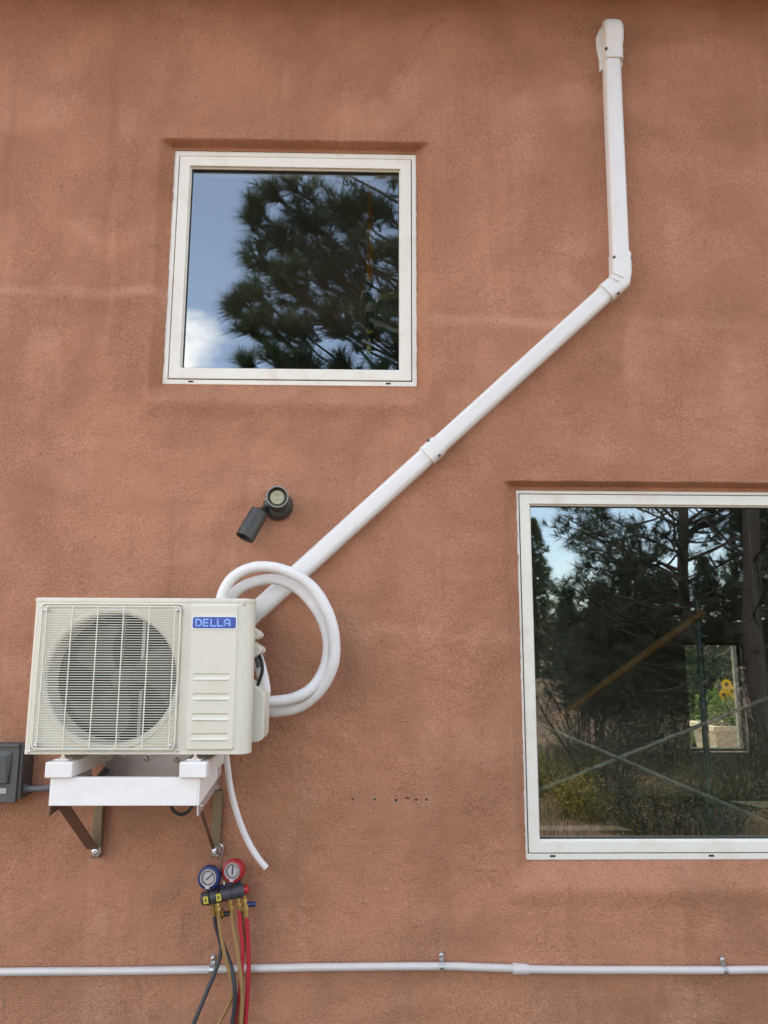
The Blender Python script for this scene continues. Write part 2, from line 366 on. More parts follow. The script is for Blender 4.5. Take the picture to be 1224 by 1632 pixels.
def dup(o, parent=None, offset=(0, 0, 0)):
    c = o.copy(); COL.objects.link(c); c.parent = parent
    c.location = o.location + Vector(offset)
    return c

# ------------------------------------------------------------------ ground
def ground_h(x, y):
    d = max(0.0, -y-9.0)
    h = 0.035*d + 0.12*noise.noise((x*0.25, y*0.25, 0.3))*min(1, max(0, -y-1)/3)
    if y > 5.2: h = 0.10*noise.noise((x*0.3, y*0.3, 0.7)) * min(1, (y-5.2))
    return h
g = MB(); gx = [-400, -150, -60, -30] + [-20+i*1.0 for i in range(41)] + [30, 60, 150, 400]
gy = [-400, -150, -70, -40] + [-30+i*0.8 for i in range(60)] + [22, 40, 80, 200, 400]
g.add([(x, y, ground_h(x, y)) for y in gy for x in gx], [(j*len(gx)+i, j*len(gx)+i+1, (j+1)*len(gx)+i+1, (j+1)*len(gx)+i) for j in range(len(gy)-1) for i in range(len(gx)-1)])
struct(obj('ground', g, 'dirt', smooth=True))

# ------------------------------------------------------------------ house: wall sheet with moulded window openings
house = thing('house', 'terracotta stucco house wall with two cream framed windows', 'house', (0, 0, 0))
WINS = [(-0.908, 2.770, 0.215, 3.898), (0.634, 0.805, 2.130, 2.3075)]    # frame outer rectangles x0 z0 x1 z1
RECESS = 0.047
HOLES = [(-0.051, 1.042, 0.0055), (0.034, 1.043, 0.0062), (0.118, 1.038, 0.0070), (0.166, 1.047, 0.0058), (0.2, 1.041, 0.0062), (0.240, 1.041, 0.0066)]
def sst(a, b, x):
    t = min(1, max(0, (x-a)/(b-a))); return t*t*(3-2*t)
def wall_y(x, z):
    y = 0.0; bulge = 0.0
    for k, (x0, z0, x1, z1) in enumerate(WINS):
        wob = 0.010*noise.noise((x*5, z*5, 3.1+k))
        dl = x0-x; dr = x-x1; dt = z-z1; db = z0-z
        fl = 1-sst(-0.004, 0.045 + 0.022*sst(z0, z1, z), dl+wob); fr = 1-sst(-0.004, 0.050 + 0.02*sst(z0, z1, z), dr+wob)
        ft = 1-sst(0.014, 0.034, dt+wob*0.25); fb = 1-sst(-0.01, 0.10, db+wob)
        y = max(y, RECESS*fl*fr*ft*fb)
        bulge -= 0.013*math.exp(-((db-0.105)/0.048)**2)*(1-sst(0.0, 0.10, max(dl, dr)+wob))*(1+6*wob)
    y += bulge + 0.0045*noise.noise((x*1.7, 0, z*1.7)) + 0.0026*noise.noise((x*5, 1, z*5)) + 0.0010*noise.noise((x*14, 2, z*14))
    return y
def lines(lo, hi, flo, fhi, step, forced, dense, ban):
    L = set()
    t = lo
    while t < flo: L.add(round(t, 4)); t += 0.25
    t = flo
    while t < fhi: L.add(round(t, 4)); t += step
    t = fhi
    while t <= hi: L.add(round(t, 4)); t += 0.25
    for a, b, s in dense:
        t = a
        while t < b: L.add(round(t, 4)); t += s
    L = [v for v in L if all(abs(v-f) > 0.0025 for f in forced) and not any(a < v < b for a, b in ban)]
    return sorted(L + list(forced))
INS = 0.004
fx, fz, dx_, dz_ = [], [], [], []
for x0, z0, x1, z1 in WINS:
    fx += [x0+INS, x1-INS]; fz += [z0+INS, z1-INS]
    dx_ += [(x0-0.11, x0+0.01, 0.007), (x1-0.01, x1+0.11, 0.007)]
    dz_ += [(z0-0.12, z0+0.01, 0.008), (z1-0.004, z1+0.045, 0.0035)]
ban = []; HR = 0.013
HB = {h[0]: (h[0]-HR, h[0]+HR) for h in HOLES}; HB[0.2] = (0.187, 0.2066)
for a, b in HB.values(): ban.append((a-1e-4, b+1e-4)); fx += [a, b]
zb = (1.0295, 1.0555); fz += list(zb)
XS = lines(-4.5, 5.0, -2.1, 2.35, 0.02, fx, dx_, ban); ZS = lines(-0.3, 5.05, 0.1, 4.9, 0.02, fz, dz_, [(zb[0]-1e-4, zb[1]+1e-4)])
nx, nz = len(XS), len(ZS)
w = MB(); V = []
for z in ZS:
    for x in XS:
        y = wall_y(x, z); X, Z = x, z
        for x0, z0, x1, z1 in WINS:
            e = 1e-6
            if x0-e <= x <= x1+e and z0-e <= z <= z1+e:
                j = 0.0030*noise.noise((x*28, 5, z*28)) + 0.0022*noise.noise((x*70, 6, z*70))
                if abs(x-x0-INS) < e: X += j
                if abs(x-x1+INS) < e: X -= j
                if abs(z-z0-INS) < e: Z += j
                if abs(z-z1+INS) < e: Z -= j
                y = min(y, RECESS-0.004)
        V.append((X, y, Z))
F = []
for j in range(nz-1):
    zc = (ZS[j]+ZS[j+1])/2
    for i in range(nx-1):
        xc = (XS[i]+XS[i+1])/2
        if any(x0 < xc < x1 and z0 < zc < z1 for x0, z0, x1, z1 in WINS): continue
        if zb[0] < zc < zb[1] and any(a < xc < b for a, b in HB.values()): continue
        F.append((j*nx+i, j*nx+i+1, (j+1)*nx+i+1, (j+1)*nx+i))
w.add(V, F)
jz = ZS.index(zb[0])
for hx, hz, hr in HOLES:       # drilled anchor holes, each a real bore
    i = min(range(nx), key=lambda k: abs(XS[k]-HB[hx][0]))
    cor = [jz*nx+i+1, (jz+1)*nx+i+1, (jz+1)*nx+i, jz*nx+i]       # starts lower right, counter-clockwise
    yb = wall_y(hx, hz); o = len(w.v); n = 12
    for dep, rr in ((0.0, 1.0), (0.003, 0.93), (0.035, 0.9)):
        for k in range(n):
            a = -pi/4 + 2*pi*k/n
            jj = 1+0.10*noise.noise((hx*50+cos(a), sin(a), dep))
            w.v.append((hx+hr*rr*jj*cos(a), yb+dep, hz+hr*rr*jj*sin(a)))
    for q in range(4):
        c0, c1 = cor[q], cor[(q+1) % 4]
        for k in range(3): w.f.append((c0 if k < 2 else c1, o+(3*q+k+1) % n, o+(3*q+k) % n)); w.mi.append(0)
        w.f.append((c0, c1, o+(3*q+2) % n)); w.mi.append(0)
    for lv in range(2):
        for k in range(n):
            k2 = (k+1) % n; w.f.append((o+lv*n+k, o+lv*n+k2, o+(lv+1)*n+k2, o+(lv+1)*n+k)); w.mi.append(1)
    w.f.append(tuple(o+2*n+k for k in range(n))); w.mi.append(1)
obj('stucco_wall', w, ['stucco', 'chip'], house, smooth=True, autosmooth=60)

# roof edge above the picture: boards of the overhang with a fascia
for k in range(4):
    e = MB().box((-5, -0.44+k*0.112, 4.80), (5.3, -0.44+k*0.112+0.106, 4.825)); obj('soffit_board', e, 'soffit', house, bevel=0.003)
obj('fascia', MB().box((-5, -0.485, 4.765), (5.3, -0.447, 5.30)), 'soffit', house, bevel=0.004)
obj('roof', MB().box((-5, -0.52, 5.302), (5.3, 6.2, 5.40)), 'soffit', house)

# windows
for wi, (x0, z0, x1, z1) in enumerate(WINS):
    Y0 = RECESS
    fwd = (0.024, 0.014)[wi]; sw = (0.048, 0.042)[wi]
    fr = MB().ring((x0-0.002, z0-0.002, x1+0.002, z1+0.002), (x0+fwd, z0+0.022, x1-fwd, z1-fwd), Y0, Y0+0.10)
    win = obj('window', fr, 'vinyl', house, bevel=0.002, label=('small square window with cream frame above the air conditioner', 'large window with cream frame at the lower right')[wi])
    a0, c0, a1, c1 = x0+fwd+0.004, z0+0.026, x1-fwd-0.004, z1-fwd-0.004
    b0, d0, b1, d1 = a0+sw, c0+sw, a1-sw, c1-sw
    obj('sash', MB().ring((a0, c0, a1, c1), (b0, d0, b1, d1), Y0-0.004, Y0+0.085), 'vinyl', win, bevel=0.0025)
    obj('gap_seal', MB().ring((x0+fwd-0.001, z0+0.021, x1-fwd+0.001, z1-fwd+0.001), (a0+0.003, c0+0.003, a1-0.003, c1-0.003), Y0+0.014, Y0+0.03), 'gasket', win)
    obj('glazing_bead', MB().ring((b0-0.002, d0-0.002, b1+0.002, d1+0.002), (b0+0.006, d0+0.006, b1-0.006, d1-0.006), Y0+0.010, Y0+0.022), 'vinyl', win, bevel=0.002)
    obj('gasket', MB().ring((b0+0.002, d0+0.002, b1-0.002, d1-0.002), (b0+0.0085, d0+0.0085, b1-0.0085, d1-0.0085), Y0+0.0165, Y0+0.0235), 'gasket', win)
    obj('spacer_bar', MB().ring((b0-0.004, d0-0.004, b1+0.004, d1+0.004), (b0+0.007, d0+0.012, b1-0.007, d1-0.007), Y0+0.034, Y0+0.046), 'spacer', win)
    obj('pane', MB().box((b0-0.004, Y0+0.026, d0-0.004), (b1+0.004, Y0+0.030, d1+0.004)), 'glass', win)
    for sx in ((-0.782, 0.085) if wi == 0 else (0.747, 1.387)):
        obj('weep_slot', MB().box((sx-0.011, Y0-0.0015, z0+0.009), (sx+0.011, Y0+0.004, z0+0.017)), 'gasket', win, bevel=0.001)
    # inner reveal through the thick wall
    obj('reveal', MB().ring((x0-0.06, z0-0.06, x1+0.06, z1+0.06), (x0+0.002, z0+0.002, x1-0.002, z1-0.002), Y0+0.101, 0.34), 'plaster', win)

# room behind the wall
def holed(x0, x1, z0, z1, holes, ya, yb):
    m = MB(); X = sorted({x0, x1} | {h[0] for h in holes} | {h[2] for h in holes}); Z = sorted({z0, z1} | {h[1] for h in holes} | {h[3] for h in holes})
    for i in range(len(X)-1):
        for j in range(len(Z)-1):
            xc, zc = (X[i]+X[i+1])/2, (Z[j]+Z[j+1])/2
            if any(h[0] < xc < h[2] and h[1] < zc < h[3] for h in holes): continue
            m.box((X[i], ya, Z[j]), (X[i+1], yb, Z[j+1]))
    return m
HI = [(a-0.058, b-0.058, c+0.058, d+0.058) for a, b, c, d in WINS]
obj('interior_wall', holed(-2.6, 4.9, 0.02, 5.0, HI, 0.20, 0.338), 'plaster', house)
FARW = (3.36, 0.56, 3.97, 1.68)
UPW = (-1.6, 2.6, 1.5, 4.4)  # unseen window, added to let more daylight into the room
obj('interior_wall', holed(-2.6, 4.9, 0.02, 5.0, [FARW, UPW], 5.0, 5.25), 'plaster', house)
obj('interior_wall', MB().box((-2.75, 0.2, 0.02), (-2.602, 5.25, 5.0)), 'plaster', house)
obj('interior_wall', MB().box((4.902, 0.2, 0.02), (5.05, 5.25, 5.0)), 'plaster', house)
obj('interior_floor', MB().box((-2.6, 0.34, 0.05), (4.9, 5.0, 0.12)), 'ifloor', house)
obj('ceiling', MB().box((-2.75, 0.2, 5.002), (5.05, 5.25, 5.12)), 'plaster', house)
fwn = obj('window', MB().ring(FARW, (FARW[0]+0.03, FARW[1]+0.03, FARW[2]-0.03, FARW[3]-0.03), 5.06, 5.14), 'bronze', house, bevel=0.003, label='small window in the far wall of the room')
obj('pane', MB().box((FARW[0]+0.028, 5.10, FARW[1]+0.028), (FARW[2]-0.028, 5.104, FARW[3]-0.028)), 'glass', fwn)
fwn = obj('window', MB().ring(UPW, (UPW[0]+0.06, UPW[1]+0.06, UPW[2]-0.06, UPW[3]-0.06), 5.06, 5.14), 'vinyl', house, bevel=0.003, label='wide upper window added in the far wall to light the room')
obj('pane', MB().box((UPW[0]+0.058, 5.10, UPW[1]+0.058), (UPW[2]-0.058, 5.104, UPW[3]-0.058)), 'glass', fwn)

# ------------------------------------------------------------------ air conditioner
AX0, AX1, AZ0, AZ1, AF, AB = -1.169, -0.404, 1.276, 1.806, -0.45, -0.15
ac = thing('air_conditioner', 'cream outdoor air conditioner unit with round fan grille and blue badge', 'air conditioner', (-0.78, -0.30, AZ0))
foot = [(-1.159, AF), (-0.447, AF)]
for k in range(1, 9): a = -pi/2 + k/8*pi/2; foot.append((-0.447+0.043*cos(a), -0.407+0.043*sin(a)))
foot += [(AX1, -0.385), (AX1-0.05, -0.384), (AX1-0.05, AB), (AX0, AB), (AX0, AF+0.010)]
for k in range(1, 4): a = pi + k/4*pi/2; foot.append((AX0+0.010+0.010*cos(a), AF+0.010+0.010*sin(a)))
cb = MB(); n = len(foot)
cb.v = [(x, y, AZ0) for x, y in foot] + [(x, y, AZ1-0.002) for x, y in foot]
for i in range(1, n): j = (i+1) % n; cb.f.append((i, j, n+j, n+i)); cb.mi.append(0)
cb.f.append(tuple(range(n-1, -1, -1))); cb.mi.append(0)
obj('cabinet', cb, 'cream', ac, autosmooth=35)
def grow(d): 
    cx, cy = (AX0+AX1)/2, (AF+AB)/2
    return [(x+d*(1 if x > cx else -1), y+d*(1 if y > cy else -1)) for x, y in foot]
ld = MB().loft([[(x, y, AZ1-0.012) for x, y in grow(0.0025)], [(x, y, AZ1-0.002) for x, y in grow(0.0025)], [(x, y, AZ1+0.002) for x, y in grow(-0.0015)]])
obj('lid', ld, 'cream', ac, autosmooth=35)
# fan side of the front: square to circle with raised border, recessed field and orifice
FCX, FCZ, FR = -0.887, 1.530, 0.221
def rr_at(x0, z0, x1, z1, r, n=24): return rrect((x0+x1)/2, (z0+z1)/2, x1-x0, z1-z0, r, n)
NQ = 24
def circ(r):
    o = []
    for q in range(4):
        for k in range(NQ+1): a = q*pi/2 + k/NQ*pi/2*0.9999; o.append((FCX+r*cos(a), FCZ+r*sin(a)))
    return o
P0 = rr_at(-1.159, AZ0, -0.6395, AZ1-0.006, 0.0005); P1 = rr_at(-1.151, AZ0+0.006, -0.6425, AZ1-0.016, 0.014)
P2 = rr_at(-1.146, AZ0+0.011, -0.6475, AZ1-0.021, 0.014); P3 = rr_at(-1.142, AZ0+0.015, -0.6515, AZ1-0.025, 0.014)
R3 = lambda P, y: [(x, y, z) for x, z in P]
rings = [R3(P0, AF), R3(P1, AF), R3(P2, AF-0.005), R3(P3, AF+0.004), R3(circ(FR+0.026), AF+0.004), R3(circ(FR+0.020), AF-0.001), R3(circ(FR+0.010), AF-0.001), R3(circ(FR+0.002), AF+0.006), R3(circ(FR), AF+0.02), R3(circ(FR), AF+0.10)]
fp = MB().loft([list(reversed(r)) for r in rings], False, False); obj('fan_panel', fp, 'cream', ac, autosmooth=38)
# service side of the front: pressed relief
sp = MB(); SX0, SX1 = -0.6395, -0.447
SXS = sorted([SX0+i*(SX1-SX0)/80 for i in range(81)]); SZS = [AZ0+i*(AZ1-0.006-AZ0)/260 for i in range(261)]
def relief(x, z):
    dx = max(-0.6215-x, x+0.4535); dz = max(1.2885-z, z-1.7885)
    q = sqrt(max(dx+0.012, 0)**2+max(dz+0.012, 0)**2)-0.012 if (dx > -0.012 and dz > -0.012) else max(dx, dz)
    h = 0.0075*(1-sst(-0.006, 0.0, q))
    for zc in (1.536, 1.468, 1.400, 1.3335):
        ex = max(-0.605-x, x+0.474); 
        if ex < 0 and abs(z-zc) < 0.016:
            t = (zc+0.012-z)/0.024          # groove: falls in at the top, comes out at the bottom edge
            h += (-0.0062*sst(0, 0.10, t)*(1-t) + 0.0045*sst(0.55, 0.9, t))*(1-sst(0.9, 1.0, t))*sst(0, 0.012, -ex) if 0 <= t <= 1 else 0
    h += 0.0004*noise.noise((x*12, 0, z*12))
    return h
sp.add([(x, AF-relief(x, z), z) for z in SZS for x in SXS], [(j*81+i, j*81+i+1, (j+1)*81+i+1, (j+1)*81+i) for j in range(260) for i in range(80)])
obj('service_panel', sp, 'cream', ac, autosmooth=50)
# badge and letters
BY = AF-0.0078
bd = MB()
bo = rrect(-0.537, 1.7225, 0.158, 0.0455, 0.0085); bi = rrect(-0.537, 1.7225, 0.152, 0.0400, 0.0070)
bd.loft([[(x, BY+0.002, z) for x, z in reversed(bo)], [(x, BY-0.0022, z) for x, z in reversed(bo)], [(x, BY-0.0022, z) for x, z in reversed(bi)], [(x, BY-0.0012, z) for x, z in reversed(bi)]], False, False, 0)
bd.add([(x, BY-0.0013, z) for x, z in bi], [tuple(range(len(bi)-1, -1, -1))][0:1], 1)
badge = obj('badge', bd, ['badgerim', 'badge'], ac)
def stroke(mb, pts, t, y0_):
    for si, ((xa, za), (xb, zb_)) in enumerate(zip(pts, pts[1:])):
        y = y0_ - 0.00025*((len(mb.v)//8) % 2) - 0.0005*((len(mb.v)//16) % 2)
        d = Vector((xb-xa, 0, zb_-za)); L = d.length
        if L < 1e-6: continue
        d /= L; nrm = Vector((-d.z, 0, d.x))*t/2
        a = Vector((xa, y, za))-d*t*0.35; b = Vector((xb, y, zb_))+d*t*0.35
        q = [a-nrm, b-nrm, b+nrm, a+nrm]; mb.add(q + [p+Vector((0, 0.001, 0)) for p in q], [(0, 1, 2, 3), (0, 4, 5, 1), (1, 5, 6, 2), (2, 6, 7, 3), (3, 7, 4, 0)])
LH, LT = 0.0225, 0.0052; lx = -0.6010; zc = 1.7225
def arc(cx, cz, rx, rz, a0, a1, n=10): return [(cx+rx*cos(radians(a0+(a1-a0)*k/n)), cz+rz*sin(radians(a0+(a1-a0)*k/n))) for k in range(n+1)]
zl, zh = zc-LH/2, zc+LH/2
LET = [('D', [[(0, 0), (0, 1)], [(0, 1), (0.45, 1)] , 'D', [(0.45, 0), (0, 0)]]), ('E', [[(0, 0), (0, 1)], [(0, 1), (0.85, 1)], [(0, 0.5), (0.8, 0.5)], [(0, 0), (0.85, 0)]]), ('L', [[(0, 1), (0, 0)], [(0, 0), (0.85, 0)]]), ('L', [[(0, 1), (0, 0)], [(0, 0), (0.85, 0)]]), ('A', ['A', [(0, 0.36), (1, 0.36)]])]
adv = 0.0; yl = BY-0.0026
for ch, segs in LET:
    lw = 0.0185; mb = MB(); T = lambda p: (lx+adv+p[0]*lw, zl+p[1]*LH)
    for s_ in segs:
        if s_ == 'D': s_ = [(0.45+0.55*cos(radians(90-18*k)), 0.5+0.5*sin(radians(90-18*k))) for k in range(11)]
        if s_ == 'A': s_ = [(0, 0), (0, 0.5)] + [(0.5-0.5*cos(radians(18*k)), 0.5+0.5*sin(radians(18*k))) for k in range(11)] + [(1, 0.5), (1, 0)]
        stroke(mb, [T(p) for p in s_], LT, yl)
    obj('letter', mb, 'badgetext', badge); adv += 0.0262 if ch != 'L' else 0.0235
# grille: rim wire, cross wires
GX0, GX1, GZ0, GZ1 = -1.138, -0.656, AZ0+0.019, AZ1-0.029
rim = [(x, AF-0.014, z) for x, z in rrect((GX0+GX1)/2, (GZ0+GZ1)/2, GX1-GX0, GZ1-GZ0, 0.016, 6)]; rim.append(rim[0])
grille = obj('grille', MB().tube(rim, 0.0027, 8), 'wire', ac, smooth=True)
base_h = None; nW = 55
for k in range(nW):
    z = GZ0+0.012+(GZ1-GZ0-0.024)*k/(nW-1)
    if base_h is None:
        base_h = obj('grille_wire', MB().tube([(GX0+0.001, AF-0.006, z), (GX0+0.002, AF-0.0125, z), (GX0+0.006, AF-0.0155, z), (GX1-0.006, AF-0.0155, z), (GX1-0.002, AF-0.0125, z), (GX1-0.001, AF-0.006, z)], 0.00145, 6), 'wire', grille, smooth=True); zb0 = z
    else: dup(base_h, grille, (0, 0, z-zb0))
bv0 = None
for k in range(6):
    x = GX0+0.018+(GX1-GX0-0.036)*k/5
    if bv0 is None: bv0 = obj('grille_wire', MB().tube([(x, AF-0.004, GZ0+0.0005), (x, AF-0.0195, GZ0+0.002), (x, AF-0.0195, GZ1-0.002), (x, AF-0.004, GZ1-0.0005)], 0.0021, 6), 'wire', grille, smooth=True); xb0 = x
    else: dup(bv0, grille, (x-xb0, 0, 0))
for x, z in ((GX0+0.012, GZ0+0.012), (GX1-0.012, GZ0+0.012), (GX0+0.012, GZ1-0.012), (GX1-0.012, GZ1-0.012)):
    obj('screw', MB().lathe((x, AF-0.002, z), (0, -1, 0), [(0, 0.0075), (0.014, 0.0075), (0.017, 0.0055), (0.018, 0.002)], 12), 'alu', grille, autosmooth=40)
for x, z in ((-1.150, AZ0+0.009), (-0.6465, AZ0+0.012), (-0.440, AZ1-0.018)):
    obj('screw', MB().lathe((x, AF+0.001, z), (0, -1, 0), [(0, 0.005), (0.003, 0.005), (0.0045, 0.002)], 10), 'alu', ac, autosmooth=40)
# fan, motor, coil behind
fan = obj('fan', MB().lathe((FCX+0.012, AF+0.068, FCZ-0.004), (0, 1, 0), [(0, 0.012), (0.003, 0.034), (0.012, 0.041), (0.07, 0.044)], 28), 'blade', ac, autosmooth=40)
def blade(a0):
    m = MB(); rows = []; nr, na = 10, 14
    for layer in (0, 0.004):
        for i in range(nr+1):
            t = i/nr; r = 0.038+0.162*t; sweep = radians(-18*t*t); span = radians(54+14*t)
            for j in range(na+1):
                s_ = j/na; a = a0+sweep+span*(s_-0.5); yy = AF+0.085+0.062*(s_-0.5)*(1-0.25*t)+layer+0.010*sin(s_*pi)
                rr = r*(1-0.05*t*abs(2*s_-1)**3)
                rows.append((FCX+0.012+rr*cos(a), yy, FCZ-0.004+rr*sin(a)))
    q = (nr+1)*(na+1); f = []
    for i in range(nr):
        for j in range(na):
            k = i*(na+1)+j; f.append((k, k+1, k+na+2, k+na+1)); f.append((q+k+na+1, q+k+na+2, q+k+1, q+k))
    edge = [j for j in range(na+1)] + [i*(na+1)+na for i in range(1, nr+1)] + [nr*(na+1)+j for j in range(na-1, -1, -1)] + [i*(na+1) for i in range(nr-1, 0, -1)]
    for a, b in zip(edge, edge[1:]+edge[:1]): f.append((b, a, q+a, q+b))
    return m.add(rows, f)
for a in (radians(22), radians(-104), radians(142)): obj('blade', blade(a), 'blade', fan, autosmooth=50)
obj('motor_mount', MB().box((FCX-0.03, AF+0.185, AZ0+0.01), (FCX-0.018, AF+0.20, AZ1-0.02)).box((FCX+0.045, AF+0.185, AZ0+0.01), (FCX+0.057, AF+0.20, AZ1-0.02)), 'alu', ac)
obj('motor', MB().lathe((FCX+0.012, AF+0.15, FCZ-0.004), (0, 1, 0), [(0, 0.03), (0.005, 0.06), (0.08, 0.06), (0.085, 0.02)], 24), 'darkcav', ac, autosmooth=40)
obj('condenser_coil', MB().box((AX0+0.012, -0.180, AZ0+0.006), (-0.66, -0.160, AZ1-0.015)), 'coil', ac)
obj('partition', MB().box((-0.645, AF+0.02, AZ0+0.004), (-0.640, -0.16, AZ1-0.014)), 'darkcav', ac)
# valve cover and handle recesses on the right flank
def flank(x0, pts, ya, yb):   # pts: (x, z) outline extruded in depth
    m = MB(); n = len(pts); m.v = [(x, ya, z) for x, z in pts] + [(x, yb, z) for x, z in pts]
    m.f = [tuple(range(n-1, -1, -1)), tuple(range(n, 2*n))] + [(i, (i+1) % n, n+(i+1) % n, n+i) for i in range(n)]; m.mi = [0]*len(m.f); return m
FX = AX1-0.051
obj('valve_cover', flank(0, [(FX, 1.296), (-0.386, 1.304), (-0.373, 1.312), (-0.369, 1.325), (-0.369, 1.466), (-0.376, 1.478), (FX, 1.538)], -0.340, -0.19), 'cream', ac, bevel=0.005, segs=3)
obj('handle', flank(0, [(FX, 1.660), (-0.396, 1.668), (-0.386, 1.678), (-0.390, 1.691), (FX, 1.733)], -0.365, -0.27), 'cream', ac, bevel=0.004, segs=3)
obj('handle', flank(0, [(FX, 1.576), (-0.393, 1.611), (-0.382, 1.621), (-0.383, 1.634), (FX, 1.682)], -0.355, -0.24), 'cream', ac, bevel=0.004, segs=3)
obj('terminal_plate', MB().box((FX-0.001, -0.36, 1.50), (FX+0.014, -0.22, 1.775)), 'alu', ac, bevel=0.002)
for z in (1.768, 1.735): obj('screw', MB().lathe((FX+0.013, -0.33, z), (1, 0, 0), [(0, 0.006), (0.004, 0.006), (0.006, 0.003)], 10), 'alu', ac, autosmooth=40)
obj('flare_valve', MB().lathe((FX, -0.33, 1.552), (1, -0.15, 0.1), [(0, 0.014), (0.012, 0.014), (0.013, 0.018), (0.022, 0.018), (0.024, 0.012), (0.034, 0.012)], 6), 'steel', ac)
obj('flare_valve', MB().lathe((FX, -0.31, 1.524), (1, -0.15, 0.1), [(0, 0.014), (0.012, 0.014), (0.013, 0.017), (0.022, 0.017), (0.024, 0.012), (0.034, 0.012)], 6), 'steel', ac)
obj('cable_gland', MB().lathe((-0.412, -0.27, 1.612), (0.25, -0.1, -1), [(0, 0.013), (0.018, 0.015), (0.02, 0.012), (0.05, 0.011)], 12), 'cgrey', ac, autosmooth=40)
sh = MB(); xa, xb, za, zb_ = AX0+0.006, -0.647, AZ0+0.003, AZ1-0.013; ya, yb = AF+0.012, -0.156
for q in ([(xa, ya, za), (xb, ya, za), (xb, yb, za), (xa, yb, za)], [(xa, ya, zb_), (xa, yb, zb_), (xb, yb, zb_), (xb, ya, zb_)], [(xa, ya, za), (xa, yb, za), (xa, yb, zb_), (xa, ya, zb_)], [(xb, ya, za), (xb, ya, zb_), (xb, yb, zb_), (xb, yb, za)]): sh.add(q, [(0, 1, 2, 3)])
obj('cavity_darkener', sh, 'darkcav', ac)  # dark sheets added to deepen the shade behind the fan

# ------------------------------------------------------------------ mounting bracket
br = thing('mounting_bracket', 'white painted steel bracket with brown diagonal braces under the air conditioner', 'bracket', (-0.82, -0.03, 0.83))
for x in (-1.040, -0.588):
    obj('arm', MB().box((x-0.046, -0.468, 1.201), (x+0.046, -0.035, 1.2525)), 'paint', br, bevel=0.004)
    obj('foot_pad', MB().box((x-0.03, -0.440, 1.2527), (x+0.02, -0.39, 1.2590)), 'paint', br, bevel=0.003)
    obj('bolt', MB().lathe((x-0.002, -0.43, 1.252), (0, 0, 1), [(0, 0.019), (0.003, 0.019), (0.0031, 0.012), (0.013, 0.012), (0.0131, 0.0055), (0.024, 0.005)], 6), 'steel', br)
obj('front_board', MB().box((-1.066, -0.452, 1.108), (-0.572, -0.424, 1.2003)), 'paint', br, bevel=0.003)
for s_, x in ((1, -0.570), (-1, -1.068)):
    sb = MB(); xa, xb = (x-0.004, x+0.004)
    sb.add([(a, y, z) for a in (xa, xb) for y, z in ((-0.450, 1.108), (-0.06, 1.150), (-0.06, 1.2505), (-0.450, 1.2000))], [(0, 1, 2, 3), (7, 6, 5, 4), (0, 4, 5, 1), (1, 5, 6, 2), (2, 6, 7, 3), (3, 7, 4, 0)])
    obj('side_plate', sb, 'paint', br, bevel=0.002)
    sa = MB(); xa, xb = (x-0.003, x+0.003)
    sa.add([(a, y, z) for a in (xa, xb) for y, z in ((-0.450, 1.074), (-0.06, 1.118), (-0.06, 1.1495), (-0.450, 1.1075))], [(0, 1, 2, 3), (7, 6, 5, 4), (0, 4, 5, 1), (1, 5, 6, 2), (2, 6, 7, 3), (3, 7, 4, 0)])
    obj('angle_iron', sa, 'alu' if s_ > 0 else 'brown', br, bevel=0.001)
    obj('rivet', MB().lathe((x+s_*0.003, -0.40, 1.098), (s_, 0, 0), [(0, 0.006), (0.003, 0.004)], 8), 'steel', br)
obj('underside_plate', MB().box((-1.060, -0.42, 1.112), (-0.98, -0.06, 1.118)), 'brown', br)
obj('wall_rail', MB().box((-1.03, -0.034, 1.085), (-0.58, -0.008, 1.262)), 'alu', br, bevel=0.003)
for x, z in ((-0.86, 1.205), (-0.745, 1.200), (-0.96, 1.212)):
    obj('bolt', MB().lathe((x, -0.034, z), (0, -1, 0), [(0, 0.019), (0.004, 0.019), (0.0041, 0.012), (0.014, 0.012), (0.017, 0.006)], 6), 'steel', br)
for x in (-1.040, -0.580):
    obj('wall_post', MB().box((x-0.018, -0.040, 0.835), (x+0.018, -0.006, 1.083)), 'strut', br, bevel=0.003)
    dxx = -0.035 if x < -0.8 else -0.028
    obj('diagonal_brace', MB().obox((x+dxx*0.2, -0.052, 0.875), (x+(0.005 if x > -0.8 else -0.005), -0.41, 1.112), 0.042 if x < -0.8 else 0.012, 0.010, (0, 0, 1)), 'brown', br, bevel=0.002)
    obj('bolt', MB().lathe((x+0.004, -0.040, 0.862), (0, -1, 0), [(0, 0.020), (0.004, 0.020), (0.0041, 0.013), (0.018, 0.013), (0.020, 0.007), (0.030, 0.006)], 6), 'steel', br)

